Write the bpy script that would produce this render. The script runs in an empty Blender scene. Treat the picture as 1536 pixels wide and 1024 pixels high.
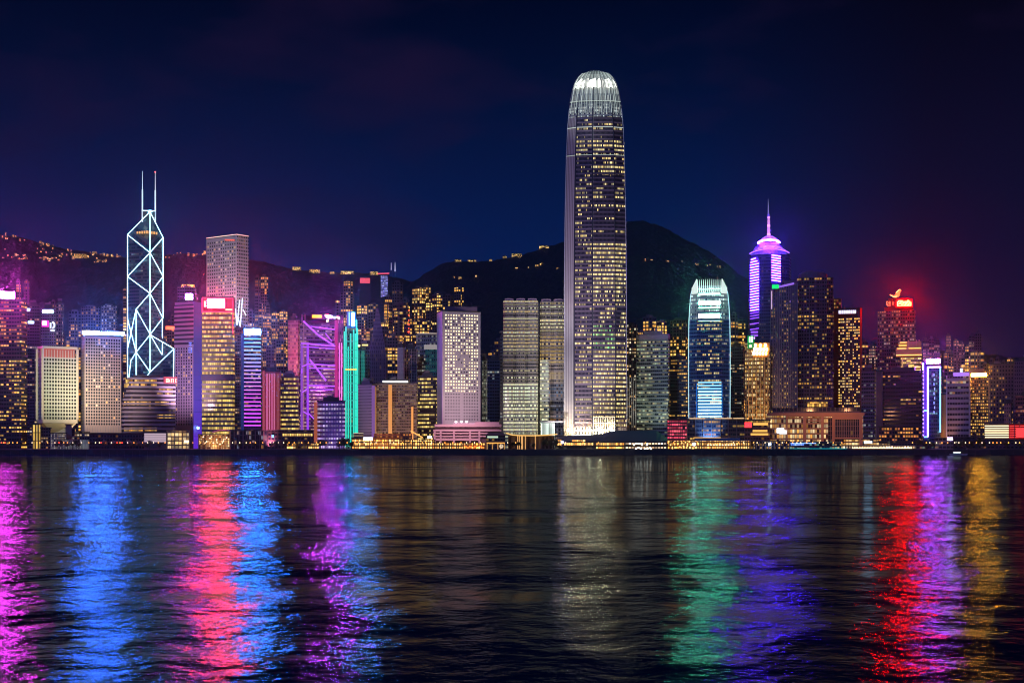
import bpy, math, random
from mathutils import Vector, noise
random.seed(7)
S = bpy.context.scene
COL = S.collection
PI = math.pi
# ---------------------------------------------------------------- camera, sky, light, exposure
F, HY, CH, G = 2133.33, 665.0, 12.0, 6.0        # focal length in photo pixels, eye level row, camera height, quay height
cam = bpy.data.cameras.new('camera'); co = bpy.data.objects.new('camera', cam); COL.objects.link(co)
co.location = (0, 0, CH); co.rotation_euler = (PI/2, 0, 0)
cam.lens = 50; cam.sensor_width = 36; cam.shift_y = (HY-512)/1536; cam.clip_end = 30000
S.camera = co
S.view_settings.view_transform = 'Standard'; S.view_settings.look = 'None'
S.view_settings.exposure = 0; S.view_settings.gamma = 1
cy = S.cycles
cy.use_denoising = True; cy.filter_width = 1.1; cy.max_bounces = 4; cy.diffuse_bounces = 1; cy.glossy_bounces = 3; cy.volume_bounces = 0
cy.transmission_bounces = 2; cy.sample_clamp_indirect = 12; cy.caustics_reflective = False; cy.caustics_refractive = False

class NT:                                         # small helper that writes shader nodes
    def __init__(s, tree): s.t = tree; s.n = tree.nodes; s.l = tree.links
    def node(s, kind, **kw):
        o = s.n.new(kind)
        for k, v in kw.items(): setattr(o, k, v)
        return o
    def put(s, sock, v):
        if isinstance(v, bpy.types.NodeSocket): s.l.new(v, sock)
        elif v is not None: sock.default_value = (*v, 1) if isinstance(v, tuple) and len(v) == 3 and sock.type == 'RGBA' else v
    def m(s, op, a, b=None, c=None, clamp=False):
        o = s.node('ShaderNodeMath', operation=op, use_clamp=clamp)
        for i, v in enumerate((a, b, c)):
            if v is not None: s.put(o.inputs[i], v)
        return o.outputs[0]
    def vec(s, x, y, z=0.0):
        o = s.node('ShaderNodeCombineXYZ'); s.put(o.inputs[0], x); s.put(o.inputs[1], y); s.put(o.inputs[2], z); return o.outputs[0]
    def mix(s, f, a, b):
        o = s.node('ShaderNodeMix', data_type='RGBA'); s.put(o.inputs[0], f); s.put(o.inputs[6], a); s.put(o.inputs[7], b); return o.outputs[2]
    def noise(s, v, scale, detail=2.0, rough=.5):
        o = s.node('ShaderNodeTexNoise'); s.put(o.inputs['Vector'], v); o.inputs['Scale'].default_value = scale
        o.inputs['Detail'].default_value = detail; o.inputs['Roughness'].default_value = rough; return o.outputs[0]
    def white(s, v):
        o = s.node('ShaderNodeTexWhiteNoise', noise_dimensions='3D'); s.put(o.inputs['Vector'], v); return o
    def ramp(s, f, stops):
        o = s.node('ShaderNodeValToRGB'); e = o.color_ramp.elements
        while len(e) < len(stops): e.new(.5)
        for q, (p, c) in zip(e, stops): q.position = p; q.color = (*c, 1)
        s.put(o.inputs[0], f); return o.outputs[0]

W = bpy.data.worlds.new('World'); S.world = W; W.use_nodes = True
n = NT(W.node_tree); bg = W.node_tree.nodes['Background']
d = n.node('ShaderNodeTexCoord').outputs['Generated']
sp = n.node('ShaderNodeSeparateXYZ'); n.l.new(d, sp.inputs[0])
el = n.m('MAXIMUM', sp.outputs[2], 0.0)
base = n.ramp(el, [(0, (.004, .013, .09)), (.10, (.002, .013, .088)), (.145, (.0012, .011, .074)), (.20, (.001, .0075, .050)), (.255, (.0004, .0044, .029)), (.31, (.0001, .002, .014)), (1, (.0002, .001, .006))])
warm = n.ramp(el, [(0, (.010, .006, .045)), (.09, (.0058, .0052, .034)), (.18, (.004, .0042, .024)), (.31, (.0012, .0014, .007)), (1, (.0003, .001, .005))])
fx = n.m('MULTIPLY', n.m('SUBTRACT', sp.outputs[0], .13), 7.0, clamp=True)
sky = n.mix(fx, base, warm)
sv = n.node('ShaderNodeVectorMath', operation='MULTIPLY'); n.l.new(d, sv.inputs[0]); sv.inputs[1].default_value = (4.2, 1, 11)
cl = n.m('MULTIPLY', n.m('SUBTRACT', n.noise(sv.outputs[0], 1.25, 5.0, .55), .5), 4.5, clamp=True)
sky2 = n.mix(n.m('MULTIPLY', cl, .6), sky, (.013, .0065, .034))
# the lavender glow of the city on the near shore, low in the sky behind the camera
back = n.m('MULTIPLY', n.m('MULTIPLY', n.m('SUBTRACT', n.m('MULTIPLY', sp.outputs[1], -1.0), .25), 2.2, clamp=True), n.m('SUBTRACT', 1.0, n.m('MULTIPLY', el, 2.6), clamp=True))
sky3 = n.mix(back, sky2, (.10, .075, .13))
n.l.new(sky3, bg.inputs[0]); bg.inputs[1].default_value = .95
# cool fill sun added behind the camera, left, tinting hills and facades blue
sl = bpy.data.lights.new('cool_fill_sun', 'SUN'); so = bpy.data.objects.new('cool_fill_sun', sl); COL.objects.link(so)
sl.energy = .62; sl.angle = math.radians(10); sl.color = (.07, .24, 1.0)
so.rotation_euler = (math.radians(58), 0, math.radians(-28))
cy.use_light_tree = True

# ---------------------------------------------------------------- materials
def mat(name):
    m = bpy.data.materials.new(name); m.use_nodes = True; return m, NT(m.node_tree), m.node_tree.nodes['Principled BSDF']
_E = {}
def em(col, s, sampled=False):                    # emission: lamps, neon, sign faces, plus light put into walls, piers and trim
    s = s*(12.5 if s >= 20 else 2.8 if s > 4 else 1) if sampled else s; k = (col, s, sampled)
    if k in _E: return _E[k]
    m, n, b = mat('light'); b.inputs['Base Color'].default_value = (.05, .05, .05, 1)
    b.inputs['Emission Color'].default_value = (*col, 1); b.inputs['Emission Strength'].default_value = s
    m.cycles.emission_sampling = 'FRONT_BACK' if sampled else 'NONE'
    _E[k] = m; return m
_P = {}
def paint(col, rough=.6, metal=0., var=.18):
    k = (col, rough, metal, var)
    if k in _P: return _P[k]
    m, n, b = mat('surface'); tc = n.node('ShaderNodeTexCoord').outputs['Object']
    nz = n.noise(tc, .06, 5.0, .6)
    f = n.m('ADD', 1-var, n.m('MULTIPLY', nz, 2*var))
    n.l.new(n.mix(1.0, col, col), b.inputs['Base Color'])
    v = n.node('ShaderNodeVectorMath', operation='SCALE'); v.inputs[0].default_value = col; n.l.new(f, v.inputs['Scale'])
    n.l.new(v.outputs[0], b.inputs['Base Color'])
    b.inputs['Roughness'].default_value = rough; b.inputs['Metallic'].default_value = metal
    _P[k] = m; return m
def facade(wall, glass, bay, fl, wf, hf, p, cA=(1, .62, .16), cB=(1, .82, .42), s=1.1, row=.3, seg=5, patch=3.0, rough=.55, vs=None, led=None, pw=.12):
    """A wall with windows in real rows and bays (metres); some of the windows are lit."""
    m, n, b = mat('facade'); uv = n.node('ShaderNodeUVMap').outputs[0]
    q = n.node('ShaderNodeSeparateXYZ'); n.l.new(uv, q.inputs[0])
    U = n.m('DIVIDE', q.outputs[0], bay); V = n.m('DIVIDE', q.outputs[1], fl)
    cu, cv = n.m('FLOOR', U), n.m('FLOOR', V); fu, fv = n.m('FRACT', U), n.m('FRACT', V)
    inw = n.m('MULTIPLY', n.m('LESS_THAN', n.m('ABSOLUTE', n.m('SUBTRACT', fu, .5)), wf/2), n.m('LESS_THAN', n.m('ABSOLUTE', n.m('SUBTRACT', fv, .5)), hf/2))
    rnd = n.m('MULTIPLY', n.node('ShaderNodeObjectInfo').outputs['Random'], 97.0)
    w1 = n.white(n.vec(cu, cv, rnd)); c1 = n.node('ShaderNodeSeparateColor'); n.l.new(w1.outputs['Color'], c1.inputs[0])
    w2 = n.white(n.vec(n.m('FLOOR', n.m('DIVIDE', cu, float(seg))), cv, n.m('ADD', rnd, 7.3)))
    pn = n.noise(n.vec(n.m('MULTIPLY', cu, pw), n.m('MULTIPLY', cv, pw), rnd), 1.0, 2.0)
    pp = n.m('MULTIPLY', p, n.m('MAXIMUM', n.m('ADD', 1.0, n.m('MULTIPLY', n.m('SUBTRACT', pn, .5), patch)), .05))
    thr = n.m('ADD', n.m('MULTIPLY', pp, 1-row), n.m('MULTIPLY', n.m('LESS_THAN', w2.outputs['Value'], pp), row))
    lit = n.m('MULTIPLY', n.m('LESS_THAN', w1.outputs['Value'], thr), inw)
    br = n.m('ADD', .22, n.m('MULTIPLY', n.m('POWER', c1.outputs[0], 1.6), 1.3))
    dirt = n.m('ADD', .8, n.m('MULTIPLY', n.noise(n.node('ShaderNodeTexCoord').outputs['Object'], .045, 4.0), .4))
    wv = n.node('ShaderNodeVectorMath', operation='SCALE'); wv.inputs[0].default_value = wall; n.l.new(dirt, wv.inputs['Scale'])
    n.l.new(n.mix(inw, wv.outputs[0], glass), b.inputs['Base Color'])
    n.l.new(n.m('MULTIPLY_ADD', inw, .15-rough, rough), b.inputs['Roughness'])
    n.l.new(n.mix(c1.outputs[1], cA, cB), b.inputs['Emission Color'])
    n.l.new(n.m('MULTIPLY', n.m('MULTIPLY', lit, br), float(s)), b.inputs['Emission Strength'])
    m.cycles.emission_sampling = 'NONE'; return m

# ---------------------------------------------------------------- mesh helpers
BACK = None
def offset_poly(P, o):
    r = []
    for i in range(len(P)):
        a, b, c = Vector(P[i-1]), Vector(P[i]), Vector(P[(i+1) % len(P)])
        d1, d2 = (b-a).normalized(), (c-b).normalized(); n1, n2 = Vector((d1.y, -d1.x)), Vector((d2.y, -d2.x))
        h = (n1+n2); h = h/max(h.length_squared, .1)*2
        r.append(tuple(b+h*o))
    return r
def lerp2(a, b, t): return (a[0]+(b[0]-a[0])*t, a[1]+(b[1]-a[1])*t)
class MB:
    def __init__(s): s.v = []; s.f = []; s.uv = []; s.mi = []
    def face(s, pts, uvs=None, mi=0):
        i = len(s.v); s.v += [tuple(p) for p in pts]; s.f.append(tuple(range(i, i+len(pts))))
        s.uv.append(uvs or [(0, 0)]*len(pts)); s.mi.append(mi)
    def prism(s, P, z0, z1, mi=0, top=0, bottom=False, mis=None):
        u = 0.
        for i in range(len(P)):
            a, b = P[i], P[(i+1) % len(P)]; w = math.dist(a, b)
            s.face([(*a, z0), (*b, z0), (*b, z1), (*a, z1)], [(0, z0), (w, z0), (w, z1), (0, z1)], mis[i] if mis else mi)
        s.face([(*p, z1) for p in P], None, top)
        if bottom: s.face([(*p, z0) for p in reversed(P)], None, top)
        return s
    def box(s, x0, x1, y0, y1, z0, z1, mi=0):
        return s.prism([(x0, y0), (x1, y0), (x1, y1), (x0, y1)], z0, z1, mi, mi, True)
    def fbox(s, x0, x1, y0, y1, z0, z1):          # a light box that shines to the front only: face 0 front, 1 the casing
        return s.prism([(x0, y0), (x1, y0), (x1, y1), (x0, y1)], z0, z1, 1, 1, True, [0, 1, 1, 1])
    def loft(s, secs, mi=0, top=0, mis=None, seg_mi=None):
        """secs: list of (polygon, z); uv from the first polygon's edge lengths"""
        P0 = secs[0][0]; us = [0.]
        for i in range(len(P0)): us.append(us[-1]+math.dist(P0[i], P0[(i+1) % len(P0)]))
        for k in range(len(secs)-1):
            (A, za), (B, zb) = secs[k], secs[k+1]
            for i in range(len(A)):
                j = (i+1) % len(A)
                mm = mis[i] if mis else mi
                if seg_mi: mm = seg_mi(k, i)
                s.face([(*A[i], za), (*A[j], za), (*B[j], zb), (*B[i], zb)], [(0, za), (us[i+1]-us[i], za), (us[i+1]-us[i], zb), (0, zb)], mm)
        s.face([(*p, secs[-1][1]) for p in secs[-1][0]], None, top); return s
    def tube(s, p, q, r, k=6, mi=0, r2=None):
        p, q = Vector(p), Vector(q); a = (q-p).normalized(); r2 = r if r2 is None else r2
        x = a.orthogonal().normalized(); y = a.cross(x)
        A = [p+(x*math.cos(2*PI*i/k)+y*math.sin(2*PI*i/k))*r for i in range(k)]
        B = [q+(x*math.cos(2*PI*i/k)+y*math.sin(2*PI*i/k))*r2 for i in range(k)]
        for i in range(k): j = (i+1) % k; s.face([A[i], A[j], B[j], B[i]], None, mi)
        s.face(A[::-1], None, mi); s.face(B, None, mi); return s
    def mesh(s, mats):
        me = bpy.data.meshes.new('m'); me.from_pydata(s.v, [], s.f)
        L = me.uv_layers.new(name='UVMap')
        flat = [c for u in s.uv for p in u for c in p]; L.data.foreach_set('uv', flat)
        for m in (mats if isinstance(mats, (list, tuple)) else [mats]): me.materials.append(m)
        me.polygons.foreach_set('material_index', s.mi); me.update(); return me
    def build(s, name, mats, parent=None, **kw):
        return place(name, s.mesh(mats), parent, **kw)
def place(name, me, parent=None, loc=None, rz=None, label=None, kind=None):
    me_name = name
    o = bpy.data.objects.new(name, me); COL.objects.link(o)
    if me.name == 'm' or me.name.startswith('m.'): me.name = me_name
    if parent: o.parent = parent
    if loc: o.location = loc
    if rz is not None: o.rotation_euler = (0, 0, rz)
    if label: o['label'] = label
    if kind: o['kind'] = kind
    return o
def tag(o, label, cat, group=None, kind=None):
    if label: o['label'] = label
    if cat: o['category'] = cat
    if group: o['group'] = group
    if kind: o['kind'] = kind
    return o
def Z(py, Y): return CH+(HY-py)/F*Y

# ---------------------------------------------------------------- terrain
FAR = [(-500, 350), (-100, 344), (0, 349), (30, 353), (60, 364), (120, 376), (190, 383), (250, 382), (310, 379), (370, 384), (430, 398), (480, 407), (540, 411), (590, 415), (640, 428), (700, 445), (900, 500), (2000, 560)]
NEAR = [(-500, 455), (0, 470), (200, 480), (400, 478), (520, 465), (580, 447), (620, 424), (640, 409), (660, 397), (690, 393), (740, 391), (780, 382), (820, 371), (850, 362), (900, 342), (940, 331), (962, 328), (990, 335), (1010, 345), (1040, 360), (1070, 377), (1100, 401), (1130, 426), (1160, 451), (1190, 476), (1250, 507), (1320, 527), (1400, 540), (1536, 547), (2000, 560)]
def interp(L, x):
    if x <= L[0][0]: return L[0][1]
    for (a, b), (c, d) in zip(L, L[1:]):
        if x <= c: return b+(d-b)*(x-a)/(c-a)
    return L[-1][1]
def ground(x, y, prof=NEAR, Y0=1960., Y1=2950., pw=1.35):
    if y <= Y0: return G
    px = 768+x/y*F; zr = Z(interp(prof, px), Y1)
    if y <= Y1: t = (y-Y0)/(Y1-Y0); z = G+(zr-G)*t**pw
    else: z = zr*(1-((y-Y1)/900)**2)
    a = min(1, (y-Y0)/250)
    return max(G, z+a*(noise.noise((x*.004, y*.004, 3))*9+noise.noise((x*.02, y*.02, 9))*4+noise.noise((x*.075, y*.075, 5))*4.5))
def far_ground(x, y): return ground(x, y, FAR, 3000., 3700., 1.0)
def terrain(name, fn, ys, xs, m):
    vs, fs = [], []
    for y in ys:
        for x in xs: X = x*y/2950.; vs.append((X, y, fn(X, y)))
    k = len(xs)
    for j in range(len(ys)-1):
        for i in range(k-1): a = j*k+i; fs.append((a, a+1, a+k+1, a+k))
    me = bpy.data.meshes.new(name); me.from_pydata(vs, [], fs); me.materials.append(m)
    for p in me.polygons: p.use_smooth = True
    o = place(name, me); tag(o, None, None, kind='structure'); return o
def forest():
    m, n, b = mat('forest'); tc = n.node('ShaderNodeTexCoord').outputs['Object']
    nz = n.noise(tc, .03, 6.0, .7)
    n.l.new(n.mix(nz, (.022, .032, .042), (.04, .052, .066)), b.inputs['Base Color']); b.inputs['Roughness'].default_value = .95
    bp = n.node('ShaderNodeBump'); bp.inputs['Distance'].default_value = 6; n.l.new(n.noise(tc, .09, 4.0), bp.inputs['Height']); n.l.new(bp.outputs[0], b.inputs['Normal'])
    return m
FOREST = forest()
xs = [i*8 for i in range(-215, 216)]
terrain('hill', ground, [1940+i*16 for i in range(88)], xs, FOREST)
terrain('far_hill', far_ground, [2990+i*20 for i in range(60)], xs, FOREST)
def hill_hit(px, py, fn=ground, y0=2000., y1=2990.):
    y = y0
    while y < y1:
        x = (px-768)/F*y
        if Z(py, y) <= fn(x, y): return x, y, fn(x, y)
        y += 4
    return None
# quay and water
q = MB(); q.box(-2600, 2600, 1500, 2100, -4, G); o = q.build('ground', paint((.09, .085, .08), .9)); tag(o, None, None, kind='structure')
q = MB(); q.box(-2600, 2600, 1496.5, 1500, -4, 4.6); q.box(-2600, 2600, 1496, 1497, 4.6, 5.4)
for i in range(-190, 190): q.box(i*8-.5, i*8+.5, 1495.7, 1496.5, -3, 4.4)
o = q.build('seawall', paint((.05, .05, .055), .8)); tag(o, 'long dark concrete seawall edging the harbour under the city', 'seawall')
def water():
    m, n, b = mat('water'); n.n.remove(b)
    tc = n.node('ShaderNodeTexCoord').outputs['Object']
    h = None
    for (sx, sy, sc, amp, det) in WAVES:
        mp = n.node('ShaderNodeMapping'); mp.inputs['Scale'].default_value = (sx, sy, 1); n.l.new(tc, mp.inputs[0]); mp.inputs['Rotation'].default_value = (0, 0, .12*sc)
        v = n.m('MULTIPLY', n.noise(mp.outputs[0], sc, det, .54), amp)
        h = v if h is None else n.m('ADD', h, v)
    h = n.m('MULTIPLY', h, n.m('ADD', .45, n.m('MULTIPLY', n.noise(tc, .0045, 3.0, .6), 1.15)))      # ruffled and calmer patches
    bp = n.node('ShaderNodeBump'); bp.inputs['Distance'].default_value = 1; n.l.new(h, bp.inputs['Height'])
    fr = n.node('ShaderNodeFresnel'); fr.inputs[0].default_value = 1.33; n.l.new(bp.outputs[0], fr.inputs['Normal'])
    gl = n.node('ShaderNodeBsdfGlossy', distribution='GGX'); gl.inputs['Color'].default_value = (.70, .86, 1, 1); gl.inputs['Roughness'].default_value = WR; n.l.new(bp.outputs[0], gl.inputs['Normal'])
    df = n.node('ShaderNodeBsdfDiffuse'); df.inputs['Color'].default_value = (.001, .012, .035, 1); n.l.new(bp.outputs[0], df.inputs['Normal'])
    mx = n.node('ShaderNodeMixShader'); n.l.new(n.m('MULTIPLY', fr.outputs[0], REFL), mx.inputs[0]); n.l.new(df.outputs[0], mx.inputs[1]); n.l.new(gl.outputs[0], mx.inputs[2])
    n.l.new(mx.outputs[0], n.n['Material Output'].inputs[0])
    return m
WR = .035; REFL = .24
WAVES = [(1.25, 1, .009, 6.1, 11.)]
me = bpy.data.meshes.new('water'); me.from_pydata([(-3200, -400, 0), (3200, -400, 0), (3200, 1500, 0), (-3200, 1500, 0)], [], [(0, 1, 2, 3)])
me.materials.append(water()); o = place('water', me); tag(o, None, None, kind='structure')

# ---------------------------------------------------------------- frames: a thing's own axes (x along its front, y away, z up)
class Fr:
    def __init__(s, name, label, cat, px, Y, group=None, base=None):
        phi = math.atan((px-768)/F); s.Y = Y; s.px = px; s.k = Y*math.cos(phi)/F
        x = (px-768)/F*Y; s.base = ground(x, Y) if base is None else base
        o = bpy.data.objects.new(name, None); COL.objects.link(o); o.empty_display_size = 5
        o.location = (x, Y, s.base); o.rotation_euler = (0, 0, -phi); tag(o, label, cat, group); s.o = o
    def u(s, px): return (px-s.px)*s.k
    def z(s, py): return Z(py, s.Y)-s.base
    def quad(s, xl, xc, xr, beta):
        if xr-xc < .5:
            return [(s.u(xl), 0), (s.u(xc), 0), (s.u(xc)-1, s.dep), (s.u(xl)+1, s.dep)]
        B = math.radians(beta); w1 = (s.u(xc)-s.u(xl))/math.cos(B); w2 = (s.u(xr)-s.u(xc))/math.sin(B)
        C = (s.u(xc), 0.); L = (C[0]-w1*math.cos(B), w1*math.sin(B)); R = (C[0]+w2*math.sin(B), w2*math.cos(B))
        return [L, C, R, (L[0]+R[0]-C[0], L[1]+R[1]-C[1])]
    dep = 30.
def floor_bands(f, P, z0, z1, step, h, m, name='floor_band', out=.45):
    P2 = offset_poly(P, out); me = MB().prism(P2, 0, h, bottom=True).mesh(m); k = 0
    z = math.ceil(z0/step)*step-h/2
    while z+h <= z1 and k < 100: place(name, me, f.o, (0, 0, z)); z += step; k += 1
def fins(f, A, B, n, w, dpt, z0, z1, m, name='pier', ends=True):
    """n vertical fins along the edge A-B of the plan"""
    a = Vector(A); b = Vector(B); d = (b-a); L = d.length; d.normalize(); ang = math.atan2(d.y, d.x)
    me = MB().box(-w/2, w/2, -dpt, .05, 0, z1-z0).mesh(m)
    for i in range(n):
        t = i/(n-1) if ends else (i+.5)/n; p = a+d*L*t
        place(name, me, f.o, (p.x, p.y, z0), ang)
def wins(f, A, B, cols, rows, z0, z1, w, h, state, mats, round_=False, cap=100, m0=.0):
    """individual windows on edge A-B; state(c, r) -> material index or None"""
    a = Vector(A); b = Vector(B); d = (b-a); L = d.length; d.normalize(); ang = math.atan2(d.y, d.x); nrm = Vector((d.y, -d.x))
    if round_: ring = [(math.cos(i*PI/4+PI/8)*w/2, math.sin(i*PI/4+PI/8)*h/2) for i in range(8)]
    else: ring = [(-w/2, -h/2), (w/2, -h/2), (w/2, h/2), (-w/2, h/2)]
    def pane(mb, x, z, mi):
        mb.face([(x+p[0], -.12, z+p[1]) for p in ring], None, mi)
        for i in range(len(ring)):
            p, q_ = ring[i], ring[(i+1) % len(ring)]
            mb.face([(x+p[0], -.12, z+p[1]), (x+p[0], .3, z+p[1]), (x+q_[0], .3, z+q_[1]), (x+q_[0], -.12, z+q_[1])], None, mi)
    meshes = {}; rest = MB(); cnt = 0
    for r in range(rows):
        for c in range(cols):
            st = state(c, r)
            if st is None: continue
            x = L*(m0+(1-2*m0)*(c+.5)/cols); z = z0+(z1-z0)*(1-(r+.5)/rows)
            if st > 0 and cnt < cap:
                if st not in meshes: mb = MB(); pane(mb, 0, 0, 0); meshes[st] = mb.mesh(mats[st])
                p = a+d*x; place('window', meshes[st], f.o, (p.x, p.y, z), ang); cnt += 1
            else: pane(rest, x, z, st)
    if rest.f: place('window', rest.mesh(mats), f.o, (a.x, a.y, 0), ang, kind='stuff')
def sign(f, x0, x1, y0, y1, m, name='sign', fr=None, out=1.2, dpt=1.0, label=None):
    mb = MB().fbox(f.u(x0), f.u(x1), -out-dpt, -out, f.z(y1), f.z(y0))
    o = mb.build(name, [m, DARKM], f.o, label=label)
    if fr:
        g = MB(); t = .5
        g.box(f.u(x0)-t, f.u(x1)+t, -out, -out+.6, f.z(y1)-t, f.z(y0)+t); g.build('frame', fr, o)
    return o
def tubes(f, L, r, m, name='light_tube', y=-1.):
    for (a, b, c, d) in L: MB().tube((f.u(a), y, f.z(b)), (f.u(c), y, f.z(d)), r).build(name, m, f.o)
def text(s, f, x, y, h, m, name='letter', yy=-2., w=None):
    n_ = len(s)
    for i, ch in enumerate(s):
        if ch == ' ': continue
        c = bpy.data.curves.new(name, 'FONT'); c.body = ch; c.size = h*f.k*1.35; c.extrude = .2; c.materials.append(m); c.align_x = 'CENTER'
        t = bpy.data.objects.new('t', c); COL.objects.link(t); bpy.context.view_layer.update()
        me = bpy.data.meshes.new_from_object(t); bpy.data.objects.remove(t)
        o = place(name, me, f.o, (f.u(x-w/2+w*(i+.5)/n_), yy, f.z(y+h/2))); o.rotation_euler = (PI/2, 0, 0)
def text_old(s, f, x, y, h, m, name='lettering', yy=-2., w=None):
    c = bpy.data.curves.new(name, 'FONT'); c.body = s; c.size = h*f.k*1.35; c.extrude = .2; c.materials.append(m); c.align_x = 'CENTER'
    o = bpy.data.objects.new(name, c); COL.objects.link(o); o.parent = f.o
    o.location = (f.u(x), yy, f.z(y+h/2)); o.rotation_euler = (PI/2, 0, 0)
    if w: bpy.context.view_layer.update(); o.scale.x = w*f.k/max(o.dimensions.x, .1)
    return o
def flood(f, x, y, z, tx, ty, tz, e, col, ang=60, blend=.8, name='floodlight'):
    l = bpy.data.lights.new(name, 'SPOT'); l.energy = e; l.color = col; l.spot_size = math.radians(ang); l.spot_blend = blend; l.shadow_soft_size = 2
    o = bpy.data.objects.new(name, l); COL.objects.link(o); o.parent = f.o; o.location = (x, y, z)
    o.rotation_euler = Vector((tx-x, ty-y, tz-z)).to_track_quat('-Z', 'Y').to_euler(); return o
DK = paint((.05, .05, .06), .7); CONC = paint((.32, .30, .30), .7); DARKM = paint((.02, .02, .03), .4); TANK = paint((.16, .14, .16), .7)
def office(label, xl, xc, xr, beta, top, Y, m, name='office_tower', cat='tower', plant=True, group=None, side=None, roofm=None, dep=30., crown=None, base=None):
    f = Fr(name, label, cat, (xl+xr)/2, Y, group, base); f.dep = dep
    P = f.quad(xl, xc, xr, beta); H = f.z(top); f.P = P; f.H = H
    mats = [m, side or m, roofm or DK]
    MB().prism(P, -1 if base is None else -10, H, 0, 2, mis=[0, 1, 1, 1]).build('wall', mats, f.o)
    MB().prism(offset_poly(P, .35), H, H+1.3, bottom=True).build('parapet', roofm or DK, f.o)
    if plant:
        c = [lerp2(p, (sum(a[0] for a in P)/4, sum(a[1] for a in P)/4), .42) for p in P]
        MB().prism(c, H+1.3, H+5, bottom=True).build('plant_room', roofm or DK, f.o)
    if dep > 6:
        ro = random.Random(xl*7+top); cx = sum(p[0] for p in P)/4; cyy = sum(p[1] for p in P)/4; zt = H+1.3+(3.7 if plant else 0); sc = .26 if plant else .5
        for i in range(ro.randint(3, 6)):
            p = ro.choice(P); t = ro.uniform(.3, 1); x = cx+(p[0]-cx)*t*sc; y = cyy+(p[1]-cyy)*t*sc; w = ro.uniform(1, 3.2); h = ro.uniform(1, 3.4)
            if i == 0 or ro.random() < .2: MB().tube((x, y, zt), (x, y, zt+h*2.6), .22, 5, r2=.1).tube((x-1, y, zt+h*1.6), (x+1, y, zt+h*1.6), .12, 4).build('antenna', DARKM, f.o)
            elif ro.random() < .4: MB().tube((x, y, zt), (x, y, zt+h), w*.5, 8).build('water_tank', TANK, f.o)
            else: MB().box(x-w, x+w, y-1.5, y+1.5, zt, zt+h).build('roof_unit', roofm or TANK, f.o)
    return f
# ---------------------------------------------------------------- facade kinds
GOLD, AMB, WHT, GRN = (1, .62, .14), (1, .42, .06), (1, .9, .62), (.6, .95, .55)
GL = (.012, .016, .035)
f_dkgold = facade((.05, .04, .06), GL, 3.0, 4.3, .78, .42, .42, AMB, GOLD, 1.5, .6, 6)
f_brown = facade((.10, .06, .05), GL, 3.4, 4.3, .55, .5, .42, AMB, GOLD, 1.0, .2, 6)
f_blue = facade((.03, .05, .10), GL, 3.0, 4.0, .8, .5, .12, GOLD, (.5, .8, 1), .8, .5, 5)
f_blue2 = facade((.035, .05, .09), GL, 2.8, 3.8, .8, .45, .25, AMB, WHT, .8, .5, 5)
f_res = facade((.075, .06, .085), GL, 3.5, 4.3, .66, .62, .44, AMB, GOLD, 2.3, .12, 3, 3.6)
f_res2 = facade((.06, .05, .08), GL, 4.2, 4.6, .62, .62, .40, AMB, GOLD, 2.5, .1, 3, 4.2)
f_res3 = facade((.11, .08, .10), GL, 3.0, 4.2, .6, .55, .36, AMB, WHT, 1.8, .1, 3, 3.5)
f_resd = facade((.06, .05, .08), GL, 4.0, 5.0, .55, .55, .26, AMB, GOLD, 1.1, .1, 3, 4.)
f_grid = facade((.30, .25, .28), (.02, .02, .035), 2.7, 4.2, .5, .55, .10, GOLD, WHT, .8, .2, 5)
f_fine = facade((.26, .21, .22), (.05, .045, .06), 1.7, 3.4, .5, .5, .02, GOLD, WHT, .5, .2, 5)
f_plain = facade((.34, .30, .34), (.33, .29, .33), 4, 5, .5, .5, .0)
f_band = facade((.3, .24, .2), (.02, .018, .03), 2.3, 4.3, .9, .55, .62, GOLD, (1, .75, .3), .6, .5, 7, 2.)
f_goldband = facade((.18, .14, .09), (.03, .025, .03), 2.2, 5.3, .86, .52, 1.5, (1, .62, .12), (1, .72, .2), .85, .2, 30, 1.2)
f_gband2 = facade((.10, .07, .06), (.015, .015, .02), 2.2, 5.0, .9, .42, 1.0, GOLD, (1, .72, .2), .95, .5, 9, 1.6)
f_pink = facade((.30, .13, .17), (.05, .02, .05), 2.6, 4.4, .45, .6, .45, (1, .5, .2), (1, .6, .45), .9, .1, 4)
f_cream = facade((.55, .55, .45), (.03, .04, .03), 4.1, 4.0, .62, .55, .05, WHT, GRN, .4, .2, 5)
f_exch = facade((.24, .21, .16), (.02, .025, .03), 2.2, 4.0, .9, .42, .66, (1, .66, .25), (.9, .95, .6), .68, .45, 6, 3.4, pw=.1)
f_exchl = facade((.30, .31, .29), (.02, .03, .04), 2.2, 4.0, .92, .5, 1.0, (.85, .95, .62), (1, .84, .45), .8, .4, 6, 2., pw=.1)
f_green = facade((.2, .22, .2), (.02, .03, .035), 2.4, 4.3, .92, .45, .55, (.7, .9, .6), (1, .8, .4), .55, .6, 8, 3., pw=.1)
f_pinkb = facade((.42, .27, .30), (.04, .02, .04), 3, 6, .9, .42, .10, AMB, WHT, .7, .6, 8)
f_mall = facade((.30, .13, .08), (.05, .03, .03), 2.4, 5.6, .84, .7, .8, AMB, (1, .8, .45), .9, .2, 6, 2.)
f_mallx = facade((.2, .1, .08), (.012, .012, .022), 2.4, 5.0, .8, .9, .07, AMB, GOLD, .6, .6, 8)
f_shop = facade((.12, .08, .06), (.05, .03, .02), 3.2, 3.8, .8, .6, .8, AMB, (1, .75, .35), 1.3, .2, 5, 2.4)
f_shopd = facade((.04, .035, .045), GL, 3.2, 4.0, .7, .5, .35, AMB, GOLD, .9, .4, 5, 3.)
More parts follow.
